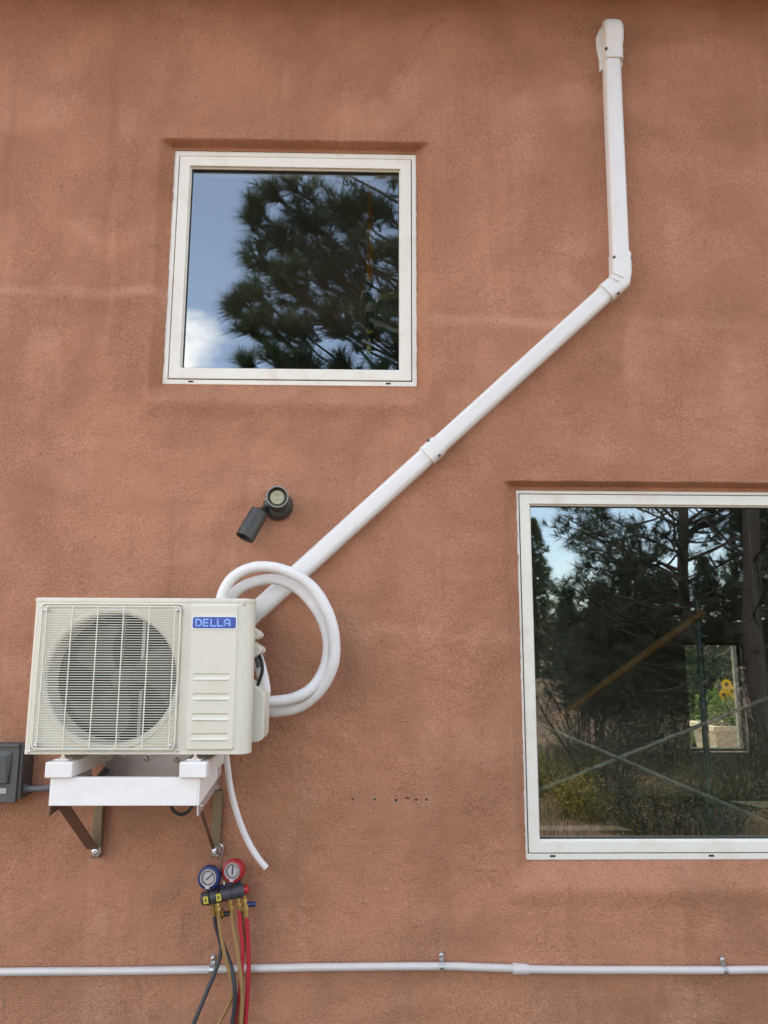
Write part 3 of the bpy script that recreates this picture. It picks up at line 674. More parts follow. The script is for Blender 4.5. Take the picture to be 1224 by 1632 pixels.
# ------------------------------------------------------------------ line set cover: channel, elbow, coupling, wall cap
lc = thing('line_set_cover', 'white plastic line set duct running up the wall from the air conditioner', 'duct', (0.3, 0, 1.69))
def prof(w_, d_, r=0.014, n=5):
    o = [(-w_/2, 0.0)]
    for k in range(n+1): a = pi - k/n*pi/2; o.append((-w_/2+r+r*cos(a), d_-r+r*sin(a)))
    for k in range(n+1): a = pi/2 - k/n*pi/2; o.append((w_/2-r+r*cos(a), d_-r+r*sin(a)))
    o.append((w_/2, 0.0)); return o
def channel(path, w_, d_, r=0.014, y0=0.002):
    P = [Vector((x, 0, z)) for x, z in path]; rings = []
    pw = prof(w_, d_, r)
    for i, p in enumerate(P):
        t1 = (P[i]-P[i-1]).normalized() if i else (P[1]-P[0]).normalized(); t2 = (P[i+1]-P[i]).normalized() if i < len(P)-1 else t1
        t = (t1+t2).normalized(); s_ = Vector((t.z, 0, -t.x)); k = 1/max(0.5, t.dot(t1))
        rings.append([p + s_*a*k + Vector((0, y0-b, 0)) for a, b in pw])
    return MB().loft(rings)
A_ = Vector((1.117, 3.252)); B_ = Vector((-0.56, 1.681)); dg = (B_-A_).normalized()
pt = lambda d: tuple(A_ + dg*d)
obj('vertical_channel', channel([(1.128, 4.40), (1.117, 3.30)], 0.078, 0.058, 0.022), 'white', lc, autosmooth=45)
Lm = (Vector((0.272, 2.461))-A_).length
obj('diagonal_channel', channel([pt(0.04), pt(Lm-0.002)], 0.078, 0.058, 0.022), 'white', lc, autosmooth=45)
obj('diagonal_channel', channel([pt(Lm+0.002), tuple(B_)], 0.0785, 0.0585, 0.022), 'white', lc, autosmooth=45)
obj('elbow', channel([(1.1185, 3.372), (1.1175, 3.285), tuple(A_+Vector((-0.008, -0.010))), pt(0.105)], 0.088, 0.066, 0.024), 'white', lc, autosmooth=30, bevel=0.002)
rb = MB()
for q, ang in ((0.020, 28), (0.052, 12)):
    c_ = Vector((1.083, 3.262)) + Vector((-0.018, -0.010))*(1 if q > 0.03 else 0); a = radians(ang)
    rb.obox((c_.x-0.022*cos(a)*0.6, -0.060, c_.y+0.012+0.022*sin(a)*0.3-q*0.3), (c_.x+0.030, -0.066, c_.y-0.012-q*0.3), 0.010, 0.010, (0, 1, 0))
obj('elbow_rib', rb, 'white', lc, bevel=0.003)
obj('coupling', channel([pt(Lm-0.036), pt(Lm+0.038)], 0.0885, 0.0655, 0.024), 'white', lc, autosmooth=45, bevel=0.0015)
capr = []
for z, w_, d_, xo in ((4.342, 0.086, 0.066, 0), (4.415, 0.086, 0.068, 0.001), (4.440, 0.089, 0.080, 0.001), (4.470, 0.090, 0.086, 0), (4.500, 0.089, 0.086, 0), (4.525, 0.085, 0.078, -0.001), (4.545, 0.080, 0.062, -0.002), (4.558, 0.062, 0.036, -0.003), (4.562, 0.045, 0.012, -0.004)):
    capr.append([(1.133+xo+a, 0.003-b, z) for a, b in prof(w_, d_, min(0.022, d_*0.45))])
cap = obj('wall_cap', MB().loft(capr), 'white', lc, autosmooth=50)
fl = [(1.072, 4.308), (1.084, 4.308), (1.100, 4.330), (1.180, 4.330), (1.186, 4.370), (1.186, 4.500), (1.172, 4.540), (1.12, 4.560), (1.082, 4.530), (1.064, 4.485), (1.064, 4.430), (1.074, 4.370)]
fm = MB(); nn = len(fl); fm.v = [(x, -0.016, z) for x, z in fl] + [(x, 0.006, z) for x, z in fl]; fm.f = [tuple(range(nn))] + [(i, nn+i, nn+(i+1) % nn, (i+1) % nn) for i in range(nn)]; fm.mi = [0]*len(fm.f)
obj('cap_flange', fm, 'white', cap, bevel=0.004)
for x, y, z in ((1.092, -0.060, 4.385), (1.081, -0.057, 3.342), (1.160, -0.050, 3.342)) + tuple((p[0]+o[0], -0.058, p[1]+o[1]) for p, o in ((pt(0.075), (0.030, -0.030)), (pt(Lm), (0.026, -0.028)), (pt(Lm-0.008), (-0.028, 0.032)))):
    obj('screw', MB().lathe((x, y+0.004, z), (0, -1, 0), [(0, 0.0055), (0.009, 0.0055), (0.0105, 0.003)], 10), 'dgrey', lc, autosmooth=40)

# ------------------------------------------------------------------ insulated line coil, drain hose, power cable
ls = thing('refrigerant_line', 'white insulated refrigerant line looped in a coil beside the air conditioner', 'pipe', (-0.36, -0.15, 1.40))
t1 = [(-0.568, -0.150, 1.749), (-0.574, -0.160, 1.816), (-0.540, -0.175, 1.892), (-0.477, -0.180, 1.936), (-0.398, -0.185, 1.948), (-0.305, -0.185, 1.926), (-0.215, -0.185, 1.868), (-0.155, -0.185, 1.776), (-0.127, -0.180, 1.675), (-0.131, -0.168, 1.570), (-0.177, -0.145, 1.478), (-0.250, -0.125, 1.415), (-0.323, -0.118, 1.393), (-0.381, -0.120, 1.391), (-0.438, -0.130, 1.415)]
t2 = [(-0.541, -0.110, 1.750), (-0.548, -0.110, 1.817), (-0.510, -0.115, 1.867), (-0.440, -0.120, 1.896), (-0.360, -0.125, 1.902), (-0.279, -0.130, 1.867), (-0.210, -0.135, 1.797), (-0.166, -0.135, 1.714), (-0.153, -0.135, 1.627), (-0.171, -0.140, 1.545), (-0.212, -0.155, 1.484), (-0.269, -0.165, 1.449), (-0.333, -0.168, 1.435), (-0.385, -0.168, 1.435), (-0.434, -0.165, 1.455)]
for k, tt in enumerate((t1, t2)):
    pp = spline(tt, 14); rr = [0.0212*(1+0.035*noise.noise((i*0.35, k*7.0, 0))+0.03*noise.noise((i*0.09, k*3.0, 5))) for i in range(len(pp))]
    obj('tube', MB().tube(pp, rr, 18), 'foam', ls, smooth=True)
obj('tube', MB().tube(spline([(-0.435, -0.200, 1.640), (-0.409, -0.200, 1.570), (-0.393, -0.200, 1.511), (-0.388, -0.195, 1.464), (-0.406, -0.190, 1.418)], 8), 0.022, 14), 'foam', ls, smooth=True)
dr = obj('drain_hose', MB().tube(spline([(-0.538, -0.130, 1.238), (-0.530, -0.120, 1.179), (-0.521, -0.100, 1.106), (-0.496, -0.085, 1.012), (-0.460, -0.070, 0.919), (-0.418, -0.060, 0.848), (-0.381, -0.055, 0.804)], 8), [0.0120]*48+[0.0124], 14), 'drain', smooth=True)
tag(dr, 'loose white drain hose hanging down from under the air conditioner', 'hose')
pc = obj('power_cable', MB().tube(spline([(-0.405, -0.290, 1.618), (-0.388, -0.310, 1.586), (-0.384, -0.315, 1.550), (-0.395, -0.310, 1.514), (-0.409, -0.280, 1.485)], 8), 0.0065, 10), 'blk', smooth=True)
tag(pc, 'short black power cable curving beside the air conditioner valves', 'cable')
pc = obj('power_cable', MB().tube(spline([(-0.773, -0.100, 1.118), (-0.743, -0.110, 1.042), (-0.723, -0.120, 1.021), (-0.699, -0.120, 1.012), (-0.676, -0.120, 1.021), (-0.662, -0.110, 1.042), (-0.652, -0.100, 1.090)], 8), 0.0065, 10), 'blk', smooth=True)
tag(pc, 'black cable loop sagging below the white bracket', 'cable')

# ------------------------------------------------------------------ twin spotlight
sl = thing('spotlight', 'dark bronze twin head spotlight on the wall above the air conditioner', 'lamp', (-0.374, 0, 2.20))
obj('canopy', MB().lathe((-0.379, 0.004, 2.222), (0, -1, 0), [(0, 0.063), (0.014, 0.063), (0.034, 0.060), (0.048, 0.052), (0.055, 0.030)], 32), 'bronze', sl, autosmooth=35)
hd = Vector((0.10, -1, 0.02)).normalized(); hp = Vector((-0.378, -0.03, 2.232))
h1 = obj('lamp_head', MB().lathe(hp, hd, [(0, 0.034), (0.02, 0.043), (0.115, 0.0445), (0.118, 0.0445), (0.118, 0.0375), (0.100, 0.0365)], 32, cap1=False), 'bronze', sl, autosmooth=35)
obj('rim', MB().lathe(hp, hd, [(0.1165, 0.0450), (0.1200, 0.0445), (0.1200, 0.0400), (0.116, 0.0385)], 32, cap0=False, cap1=False), 'lampring', h1, autosmooth=35)
obj('lens', MB().lathe(hp, hd, [(0.094, 0.0366), (0.101, 0.0300), (0.106, 0.0285), (0.1075, 0.020), (0.104, 0.010), (0.1035, 0.003)], 28), 'lens', h1, autosmooth=30)
p0 = Vector((-0.445, -0.075, 2.186)); p1 = Vector((-0.498, -0.105, 2.072)); ax = p1-p0; L2 = ax.length
h2 = obj('lamp_head', MB().lathe(p0, ax, [(0, 0.034), (0.004, 0.0385), (L2-0.004, 0.0395), (L2, 0.0395), (L2, 0.0345), (L2-0.03, 0.033)], 32, cap1=False), 'bronze', sl, autosmooth=35)
obj('lens', MB().lathe(p0, ax, [(L2-0.032, 0.034), (L2-0.026, 0.028), (L2-0.024, 0.004)], 24), 'lens', h2, autosmooth=30)
obj('knuckle', MB().tube([(-0.423, -0.050, 2.204), (-0.432, -0.062, 2.196), (-0.445, -0.076, 2.181)], [0.014, 0.015, 0.014], 12), 'bronze', sl, smooth=True)
obj('knuckle_screw', MB().lathe((-0.416, -0.090, 2.231), (-0.5, -1, 0.2), [(0, 0.007), (0.008, 0.007), (0.010, 0.004)], 10), 'lampring', sl)

# ------------------------------------------------------------------ electrical disconnect and its conduit
bx = thing('disconnect_box', 'dark grey electrical disconnect box at the left edge of the wall', 'electrical box', (-1.42, -0.05, 1.05))
obj('enclosure', MB().box((-1.520, -0.100, 1.064), (-1.318, 0.006, 1.262)), 'grey', bx, bevel=0.003)
cv = MB(); O = (-1.524, 1.052, -1.330, 1.268)
cvr = [[(x, y, z) for x, z in rrect(-1.427, 1.160, 0.196-i, 0.215-i, 0.006, 4)] for i, y in ((0, -0.092), (0, -0.108), (0.004, -0.111))]
cvr = [list(reversed(r)) for r in cvr]
cov = obj('cover', MB().loft(cvr), 'grey', bx, autosmooth=35)
rp = [[(x, y, z) for x, z in q] for q, y in (([(-1.505, 1.245), (-1.352, 1.245), (-1.358, 1.120), (-1.505, 1.120)], -0.1112), ([(-1.50, 1.222), (-1.376, 1.222), (-1.362, 1.125), (-1.50, 1.125)], -0.124))]
obj('pull_out_panel', MB().loft(rp), 'grey', cov, bevel=0.002)
obj('lip', MB().box((-1.524, -0.120, 1.256), (-1.330, -0.1112, 1.268)), 'grey', cov, bevel=0.002)
obj('label_plate', MB().box((-1.46, -0.1135, 1.086), (-1.366, -0.1112, 1.106)), 'label', cov, bevel=0.0008)
fc = thing('flexible_conduit', 'thin grey conduit running from the electrical box behind the bracket', 'conduit', (-1.2, -0.06, 1.10))
obj('fitting', MB().lathe((-1.347, -0.060, 1.095), (1, 0, 0.02), [(0, 0.016), (0.008, 0.017), (0.009, 0.021), (0.020, 0.021), (0.022, 0.018), (0.038, 0.018)], 14), 'cgrey', fc, autosmooth=35)
obj('pipe', MB().tube(spline([(-1.327, -0.060, 1.095), (-1.270, -0.060, 1.095), (-1.210, -0.060, 1.099), (-1.140, -0.055, 1.105), (-1.058, -0.050, 1.119), (-1.014, -0.045, 1.167)], 6), 0.0125, 12), 'cgrey', fc, smooth=True)

# ------------------------------------------------------------------ long conduit with clips
co = thing('wall_conduit', 'long pale grey metal conduit running level along the bottom of the wall', 'conduit', (0.1, -0.02, 0.42))
obj('pipe', MB().tube(spline([(-3.6, -0.02, 0.404), (-2.2, -0.02, 0.418), (-1.374, -0.020, 0.428), (-0.975, -0.020, 0.429), (-0.579, -0.020, 0.433), (-0.147, -0.020, 0.439), (0.293, -0.020, 0.440), (0.427, -0.020, 0.436), (0.567, -0.020, 0.431)], 10), 0.0143, 16), 'emt', co, smooth=True)
obj('pipe', MB().tube(spline([(0.576, -0.022, 0.430), (0.764, -0.020, 0.425), (1.078, -0.020, 0.423), (1.381, -0.020, 0.421), (1.549, -0.020, 0.422), (2.4, -0.02, 0.424), (3.8, -0.02, 0.43)], 10), 0.0143, 16), 'emt', co, smooth=True)
obj('coupling', MB().lathe((0.564, -0.020, 0.431), (1, 0, -0.055), [(0, 0.0185), (0.002, 0.0200), (0.055, 0.0195), (0.067, 0.0150)], 18), 'emt', co, autosmooth=50)
def clip(x, z, label):
    t = thing('pipe_clip', label, 'clip', (x, 0, z), 'one hole straps holding the conduit')
    m = MB(); pts = []
    for k in range(13):
        a = radians(-110 + 200*k/12); pts.append((-0.02-0.0158*cos(a), z+0.0158*sin(a)))
    pts = [(y, zz) for y, zz in pts] + [(-0.006, z+0.018), (-0.006, z+0.048)]
    for (ya, za), (yb, zb2) in zip(pts, pts[1:]):
        m.obox((x, ya, za), (x, yb, zb2), 0.016, 0.0022, (0, -1, 0.01))
    obj('strap', m, 'steel', t, bevel=0.0005)
    obj('screw', MB().lathe((x, -0.006, z+0.034), (0, -1, 0), [(0, 0.0075), (0.004, 0.0075), (0.006, 0.004)], 8), 'steel', t)
clip(-0.579, 0.433, 'metal pipe clip on the conduit behind the hanging hoses')
clip(0.293, 0.4405, 'metal pipe clip on the conduit left of the pipe coupling')
clip(1.381, 0.4205, 'metal pipe clip on the conduit below the large window')

# ------------------------------------------------------------------ manifold gauge set
mg = thing('manifold_gauge_set', 'gauge manifold with blue and red dials and coloured hoses hanging from the bracket', 'gauge set', (-0.56, -0.07, 0.70))
obj('hook', MB().tube(spline([(-0.561, -0.050, 0.851), (-0.567, -0.075, 0.875), (-0.557, -0.085, 0.896), (-0.545, -0.082, 0.884), (-0.547, -0.075, 0.853), (-0.552, -0.070, 0.833), (-0.547, -0.065, 0.787), (-0.538, -0.065, 0.747)], 8), 0.0042, 8), 'steel', mg, smooth=True)
A0 = Vector((-0.619, -0.075, 0.698)); A1 = Vector((-0.448, -0.075, 0.734)); axm = A1-A0; LM = axm.length
body = obj('manifold_body', MB().lathe(A0, axm, [(0, 0.016), (0.004, 0.024), (0.030, 0.0265), (0.032, 0.021), (0.036, 0.021), (0.038, 0.0255), (0.066, 0.0265), (0.068, 0.021), (0.074, 0.021), (0.076, 0.025), (0.108, 0.0265), (0.112, 0.0225), (0.122, 0.0225), (0.124, 0.026), (LM-0.018, 0.025), (LM-0.010, 0.018)], 14), 'dgrey', mg, autosmooth=35)
obj('manifold_block', MB().obox(A0+axm*0.22+Vector((0, 0.025, 0.004)), A0+axm*0.85+Vector((0, 0.025, 0.004)), 0.03, 0.05, (0, 0, 1)), 'blue', body, bevel=0.004)
obj('end_cap', MB().lathe(A0+axm*((LM-0.012)/LM), axm, [(0, 0.012), (0.002, 0.016), (0.014, 0.017), (0.018, 0.012)], 14), 'red', body, autosmooth=35)
for px in (0.125, 0.405):
    q = A0+axm*px+Vector((0, -0.0265, 0.0)); d = axm.normalized()
    obj('yellow_tab', MB().obox(q-d*0.009, q+d*0.009, 0.006, 0.026, (0, 0.1, 1)), 'ylabel', body, bevel=0.002)
    obj('tab_mark', MB().obox(q-d*0.0025+Vector((0, -0.0025, 0)), q+d*0.0025+Vector((0, -0.0025, 0)), 0.004, 0.012, (0, 0.1, 1)), 'dgrey', body)
def gauge(c, rad, nrm, m, needle):
    c = Vector(c); nrm = Vector(nrm).normalized(); a = Vector((0, 0, 1)); a = (a-nrm*a.dot(nrm)).normalized(); b = a.cross(nrm)
    gg = obj('gauge', MB().lathe(c-nrm*0.022, nrm, [(0, rad*0.75), (0.004, rad*0.95), (0.014, rad), (0.034, rad), (0.041, rad*0.93), (0.043, rad*0.80), (0.038, rad*0.74)], 32, cap1=False), m, mg, autosmooth=35)
    obj('bezel', MB().lathe(c-nrm*0.022, nrm, [(0.0365, rad*0.75), (0.0425, rad*0.72), (0.0425, rad*0.64), (0.036, rad*0.62)], 32, cap0=False, cap1=False), 'dial', gg, autosmooth=35)
    obj('scale_ring', MB().lathe(c-nrm*0.022, nrm, [(0.034, rad*0.75), (0.0352, rad*0.63), (0.0354, rad*0.48)], 28), 'dialring', gg)
    obj('dial', MB().lathe(c-nrm*0.022, nrm, [(0.0345, rad*0.5), (0.0362, rad*0.46)], 28), 'dial', gg)
    f0 = c+nrm*0.0152
    dd = a*cos(needle)+b*sin(needle)
    obj('needle', MB().obox(f0-dd*rad*0.28, f0+dd*rad*0.50, 0.0045, 0.0015, nrm), 'blk', gg)
    obj('lower_tab', MB().obox(f0-a*rad*0.58+nrm*0.004, f0-a*rad*0.86+nrm*0.005, rad*0.36, 0.004, nrm), 'dial', gg, bevel=0.001)
    return gg
gauge((-0.590, -0.085, 0.779), 0.0430, (-0.10, -1, 0.10), 'blue', radians(48))
gauge((-0.499, -0.085, 0.803), 0.0415, (-0.22, -1, 0.05), 'red', radians(2))
obj('gauge_stem', MB().tube([(-0.584, -0.070, 0.737), (-0.573, -0.070, 0.708)], 0.0085, 10), 'blk', mg, smooth=True)
obj('gauge_stem', MB().tube([(-0.500, -0.070, 0.761), (-0.496, -0.070, 0.726)], 0.0085, 10), 'blk', mg, smooth=True)
def fitting(p0, p1):
    p0, p1 = Vector(p0), Vector(p1); L = (p1-p0).length
    obj('brass_fitting', MB().lathe(p0, p1-p0, [(0, 0.0065), (L*0.2, 0.0065), (L*0.22, 0.0100), (L*0.36, 0.0100), (L*0.38, 0.0075), (L*0.44, 0.0075), (L*0.46, 0.0112), (L*0.68, 0.0112), (L*0.70, 0.0078), (L, 0.0066)], 6), 'brass', mg, autosmooth=35)
for a, b in (((-0.575, -0.070, 0.686), (-0.568, -0.070, 0.631)), ((-0.561, -0.085, 0.699), (-0.551, -0.085, 0.644)), ((-0.514, -0.085, 0.708), (-0.501, -0.080, 0.645)), ((-0.484, -0.085, 0.717), (-0.473, -0.080, 0.658)), ((-0.462, -0.070, 0.719), (-0.448, -0.070, 0.628)), ((-0.547, -0.065, 0.664), (-0.540, -0.065, 0.627))): fitting(a, b)
obj('valve_handle', MB().tube([(-0.462, -0.065, 0.680), (-0.443, -0.062, 0.676), (-0.417, -0.060, 0.676)], [0.004, 0.010, 0.009], 10), 'blue', mg, smooth=True)
obj('valve_handle', MB().tube([(-0.551, -0.060, 0.638), (-0.535, -0.058, 0.640), (-0.509, -0.056, 0.644)], [0.005, 0.009, 0.008], 10), 'blk', mg, smooth=True)
def hose(pts, r, m): obj('hose', MB().tube(spline(pts, 8), r, 10), m, mg, smooth=True)
hose([(-0.568, -0.070, 0.637), (-0.562, -0.070, 0.606), (-0.546, -0.070, 0.556), (-0.539, -0.075, 0.519), (-0.551, -0.085, 0.462), (-0.580, -0.100, 0.389), (-0.621, -0.120, 0.289), (-0.70, -0.14, 0.10), (-0.85, -0.18, 0.02), (-1.05, -0.3, 0.012)], 0.0078, 'hblk')
hose([(-0.552, -0.085, 0.649), (-0.542, -0.085, 0.590), (-0.523, -0.085, 0.511), (-0.499, -0.085, 0.436), (-0.488, -0.085, 0.378), (-0.507, -0.080, 0.326), (-0.535, -0.080, 0.271), (-0.60, -0.09, 0.1), (-0.62, -0.16, 0.02), (-0.5, -0.3, 0.012)], 0.0072, 'hyel')
hose([(-0.548, -0.062, 0.569), (-0.527, -0.065, 0.522), (-0.499, -0.080, 0.466), (-0.481, -0.092, 0.407), (-0.478, -0.095, 0.344), (-0.485, -0.095, 0.277), (-0.51, -0.10, 0.1), (-0.50, -0.2, 0.02), (-0.3, -0.35, 0.012)], 0.0080, 'hblk')
hose([(-0.503, -0.080, 0.649), (-0.491, -0.082, 0.586), (-0.474, -0.086, 0.512), (-0.459, -0.090, 0.438), (-0.451, -0.090, 0.353), (-0.453, -0.090, 0.275), (-0.46, -0.10, 0.1), (-0.42, -0.2, 0.02), (-0.2, -0.3, 0.012)], 0.0074, 'hyel')
hose([(-0.475, -0.080, 0.662), (-0.469, -0.080, 0.607), (-0.459, -0.080, 0.542), (-0.457, -0.080, 0.466), (-0.463, -0.080, 0.381), (-0.477, -0.082, 0.271), (-0.49, -0.09, 0.1), (-0.47, -0.2, 0.02), (-0.6, -0.42, 0.012)], 0.0072, 'hred')
hose([(-0.448, -0.070, 0.632), (-0.441, -0.070, 0.571), (-0.435, -0.072, 0.485), (-0.434, -0.075, 0.389), (-0.439, -0.075, 0.268), (-0.44, -0.09, 0.1), (-0.40, -0.18, 0.02), (-0.1, -0.4, 0.012)], 0.0082, 'hred')
hose([(-0.471, -0.060, 0.651), (-0.460, -0.060, 0.590), (-0.454, -0.062, 0.514), (-0.462, -0.070, 0.441), (-0.468, -0.070, 0.334), (-0.470, -0.070, 0.266), (-0.48, -0.08, 0.1), (-0.46, -0.15, 0.02)], 0.0060, 'hyel')

# ------------------------------------------------------------------ scaffold standing in the room behind the glass
sc = thing('scaffold', 'orange and green scaffold tower with grey cross braces seen through the window glass', 'scaffold', (1.0, 1.3, 0.12))
def pole(p, q, r, m, name='post'): return obj(name, MB().tube([p, q], r, 16), m, sc, smooth=True)
for x in (0.0, 2.50):
    for y in (1.0, 1.7):
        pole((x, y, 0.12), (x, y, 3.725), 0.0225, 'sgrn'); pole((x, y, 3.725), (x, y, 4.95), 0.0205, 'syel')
        obj('collar', MB().lathe((x, y, 3.36+0.18), (0, 0, 1), [(0, 0.0225), (0.002, 0.029), (0.05, 0.029), (0.052, 0.0225)], 16), 'sgry', sc, autosmooth=35)
        obj('pin', MB().tube([(x-0.05, y-0.01, 3.62), (x-0.04, y-0.03, 3.66), (x+0.035, y-0.03, 3.66), (x+0.045, y-0.02, 3.60)], 0.006, 8), 'steel', sc, smooth=True)
    for z in (0.45, 3.30): pole((x, 1.0, z), (x, 1.7, z), 0.019, 'sgrn', 'rung')
pole((0.0, 0.972, 3.49), (2.50, 0.972, 2.40), 0.014, 'sgry', 'cross_brace')
pole((0.0, 0.97, 0.565), (2.50, 0.97, 1.510), 0.0105, 'sgry', 'cross_brace')
pole((0.0, 0.95, 1.615), (2.50, 0.95, 0.575), 0.0105, 'sgry', 'cross_brace')
pole((0.96, 0.985, 1.232), (1.83, 0.985, 1.830), 0.0190, 'sdim', 'diagonal_brace')
pole((1.813, 1.02, 0.12), (1.813, 1.02, 1.90), 0.0180, 'sgrn', 'post')
pole((1.813, 1.0, 1.58), (1.72, 1.0, 1.56), 0.0120, 'sgrn', 'stub')
obj('plank', MB().box((0.045, 0.98, 3.62), (2.45, 1.34, 3.662)), 'plank', sc, bevel=0.004)
obj('plank', MB().box((0.045, 1.345, 3.62), (2.45, 1.66, 3.660)), 'plank', sc, bevel=0.004)
tcv = bpy.data.curves.new('lettering', 'FONT'); tcv.body = 'Bil-Jax'; tcv.size = 0.068; tcv.offset = 0.0016; tcv.resolution_u = 3
to = bpy.data.objects.new('lettering', tcv); COL.objects.link(to)
bpy.context.view_layer.update()
tm = bpy.data.meshes.new_from_object(to.evaluated_get(bpy.context.evaluated_depsgraph_get()))
bpy.data.objects.remove(to)
lm = MB(); ty = [v.co.y for v in tm.vertices]; mid = (min(ty)+max(ty))/2
vv = []
for v in tm.vertices:
    a = (v.co.y-mid)/0.0225*0.9; r = 0.0232
    vv.append((0.0+r*sin(a), 1.0-r*cos(a), 3.445-v.co.x))
lm.add(vv, [tuple(p.vertices) for p in tm.polygons]); obj('lettering', lm, 'sletter', sc)

# ------------------------------------------------------------------ planter beyond the far window
rnd = random.Random(4)
def leaf_quad(mb, c, ln, wd, rn, droop=0.0):
    d = Vector((rn.gauss(0, 1), rn.gauss(0, 1), rn.gauss(0.3, 0.7))).normalized(); s_ = d.orthogonal().normalized()
    s_.rotate(Matrix.Rotation(rn.uniform(0, 6.28), 3, d)); c = Vector(c)
    mb.add([c, c+d*ln*0.5+s_*wd/2, c+d*ln+Vector((0, 0, -droop*ln)), c+d*ln*0.5-s_*wd/2], [(0, 1, 2), (0, 2, 3)])
pl = thing('planter', 'pale square planter with yellow flowers outside the far window', 'planter', (4.52, 6.6, 0))
obj('pot', MB().loft([[(4.52+a*w_, 6.6+b*w_, z) for a, b in ((-1, -1), (1, -1), (1, 1), (-1, 1))] for z, w_ in ((0.0, 0.26), (0.62, 0.33), (0.62, 0.36), (0.69, 0.36), (0.69, 0.31), (0.63, 0.30))]), 'pot', pl, bevel=0.008)
obj('soil', MB().box((4.23, 6.31, 0.60), (4.81, 6.89, 0.655)), 'soil', pl)
fo = MB(); st = MB()
for k in range(12):
    x, y = 4.52+rnd.uniform(-0.25, 0.25), 6.6+rnd.uniform(-0.2, 0.2); h = rnd.uniform(0.3, 0.6)
    st.tube(spline([(x, y, 0.6), (x+rnd.uniform(-.05, .05), y, 0.6+h*0.6), (x+rnd.uniform(-.15, .15), y, 0.66+h)], 4), 0.006, 6)
    for j in range(26): leaf_quad(fo, (x+rnd.gauss(0, .09), y+rnd.gauss(0, .09), 0.68+rnd.random()*h*0.8), rnd.uniform(.07, .14), rnd.uniform(.03, .06), rnd, 0.3)
obj('stem', st, 'leafy', pl, smooth=True); obj('foliage', fo, 'leafy', pl)
for x, z in ((4.47, 1.10), (4.53, 1.13), (4.60, 1.28), (4.40, 1.18), (4.62, 1.14), (4.52, 1.04), (4.36, 1.06), (4.56, 1.22)):
    fm = MB(); c = Vector((x, 6.35, z))
    for k in range(11):
        a = 2*pi*k/11; d = Vector((cos(a), -0.15, sin(a))); s_ = Vector((-sin(a), 0, cos(a)))
        fm.add([c+d*0.015, c+d*0.05+s_*0.014, c+d*0.075, c+d*0.05-s_*0.014], [(0, 1, 2, 3)])
    fl_ = obj('flower', fm, 'petal', pl); obj('flower_centre', MB().lathe(c+Vector((0, 0.005, 0)), (0, -1, 0), [(0, 0.02), (0.012, 0.014)], 10), 'soil', fl_)

# ------------------------------------------------------------------ trees and brush behind the camera, mirrored in the glass
def tuft(mb, c, d, ln, n, wd, rn):
    d = Vector(d).normalized(); c = Vector(c)
    for k in range(n):
        t = rn.random(); b = c - d*ln*0.55*t
        q = Vector((rn.gauss(0, 1), rn.gauss(0, 1), rn.gauss(0, 1))); q = (q-d*q.dot(d)).normalized()
        v = (d*rn.uniform(0.25, 1.1)+q*rn.uniform(0.35, 1.0)).normalized()*ln*rn.uniform(0.75, 1.1)
        v.z -= 0.04*ln
        s_ = v.cross(Vector((rn.gauss(0, 1), rn.gauss(0, 1), rn.gauss(0, 1)))).normalized()*wd/2
        o = len(mb.v); mb.v += [tuple(b-s_), tuple(b+s_), tuple(b+v)]; mb.f.append((o, o+1, o+2)); mb.mi.append(0)
def limb(mb, a, b, r, rn, sag=0.12, n=7):
    a, b = Vector(a), Vector(b); L = (b-a).length; pts = []
    for k in range(n+1):
        t = k/n; p = a.lerp(b, t); p.z -= sag*L*sin(pi*t)*(1-0.3*t); p += Vector((rn.gauss(0, .02), rn.gauss(0, .02), rn.gauss(0, .02)))*L*0.5*(0 if k in (0, n) else 1)
        pts.append(p)
    mb.tube(pts, [r*(1-0.85*k/n)+0.004 for k in range(n+1)], 6); return pts

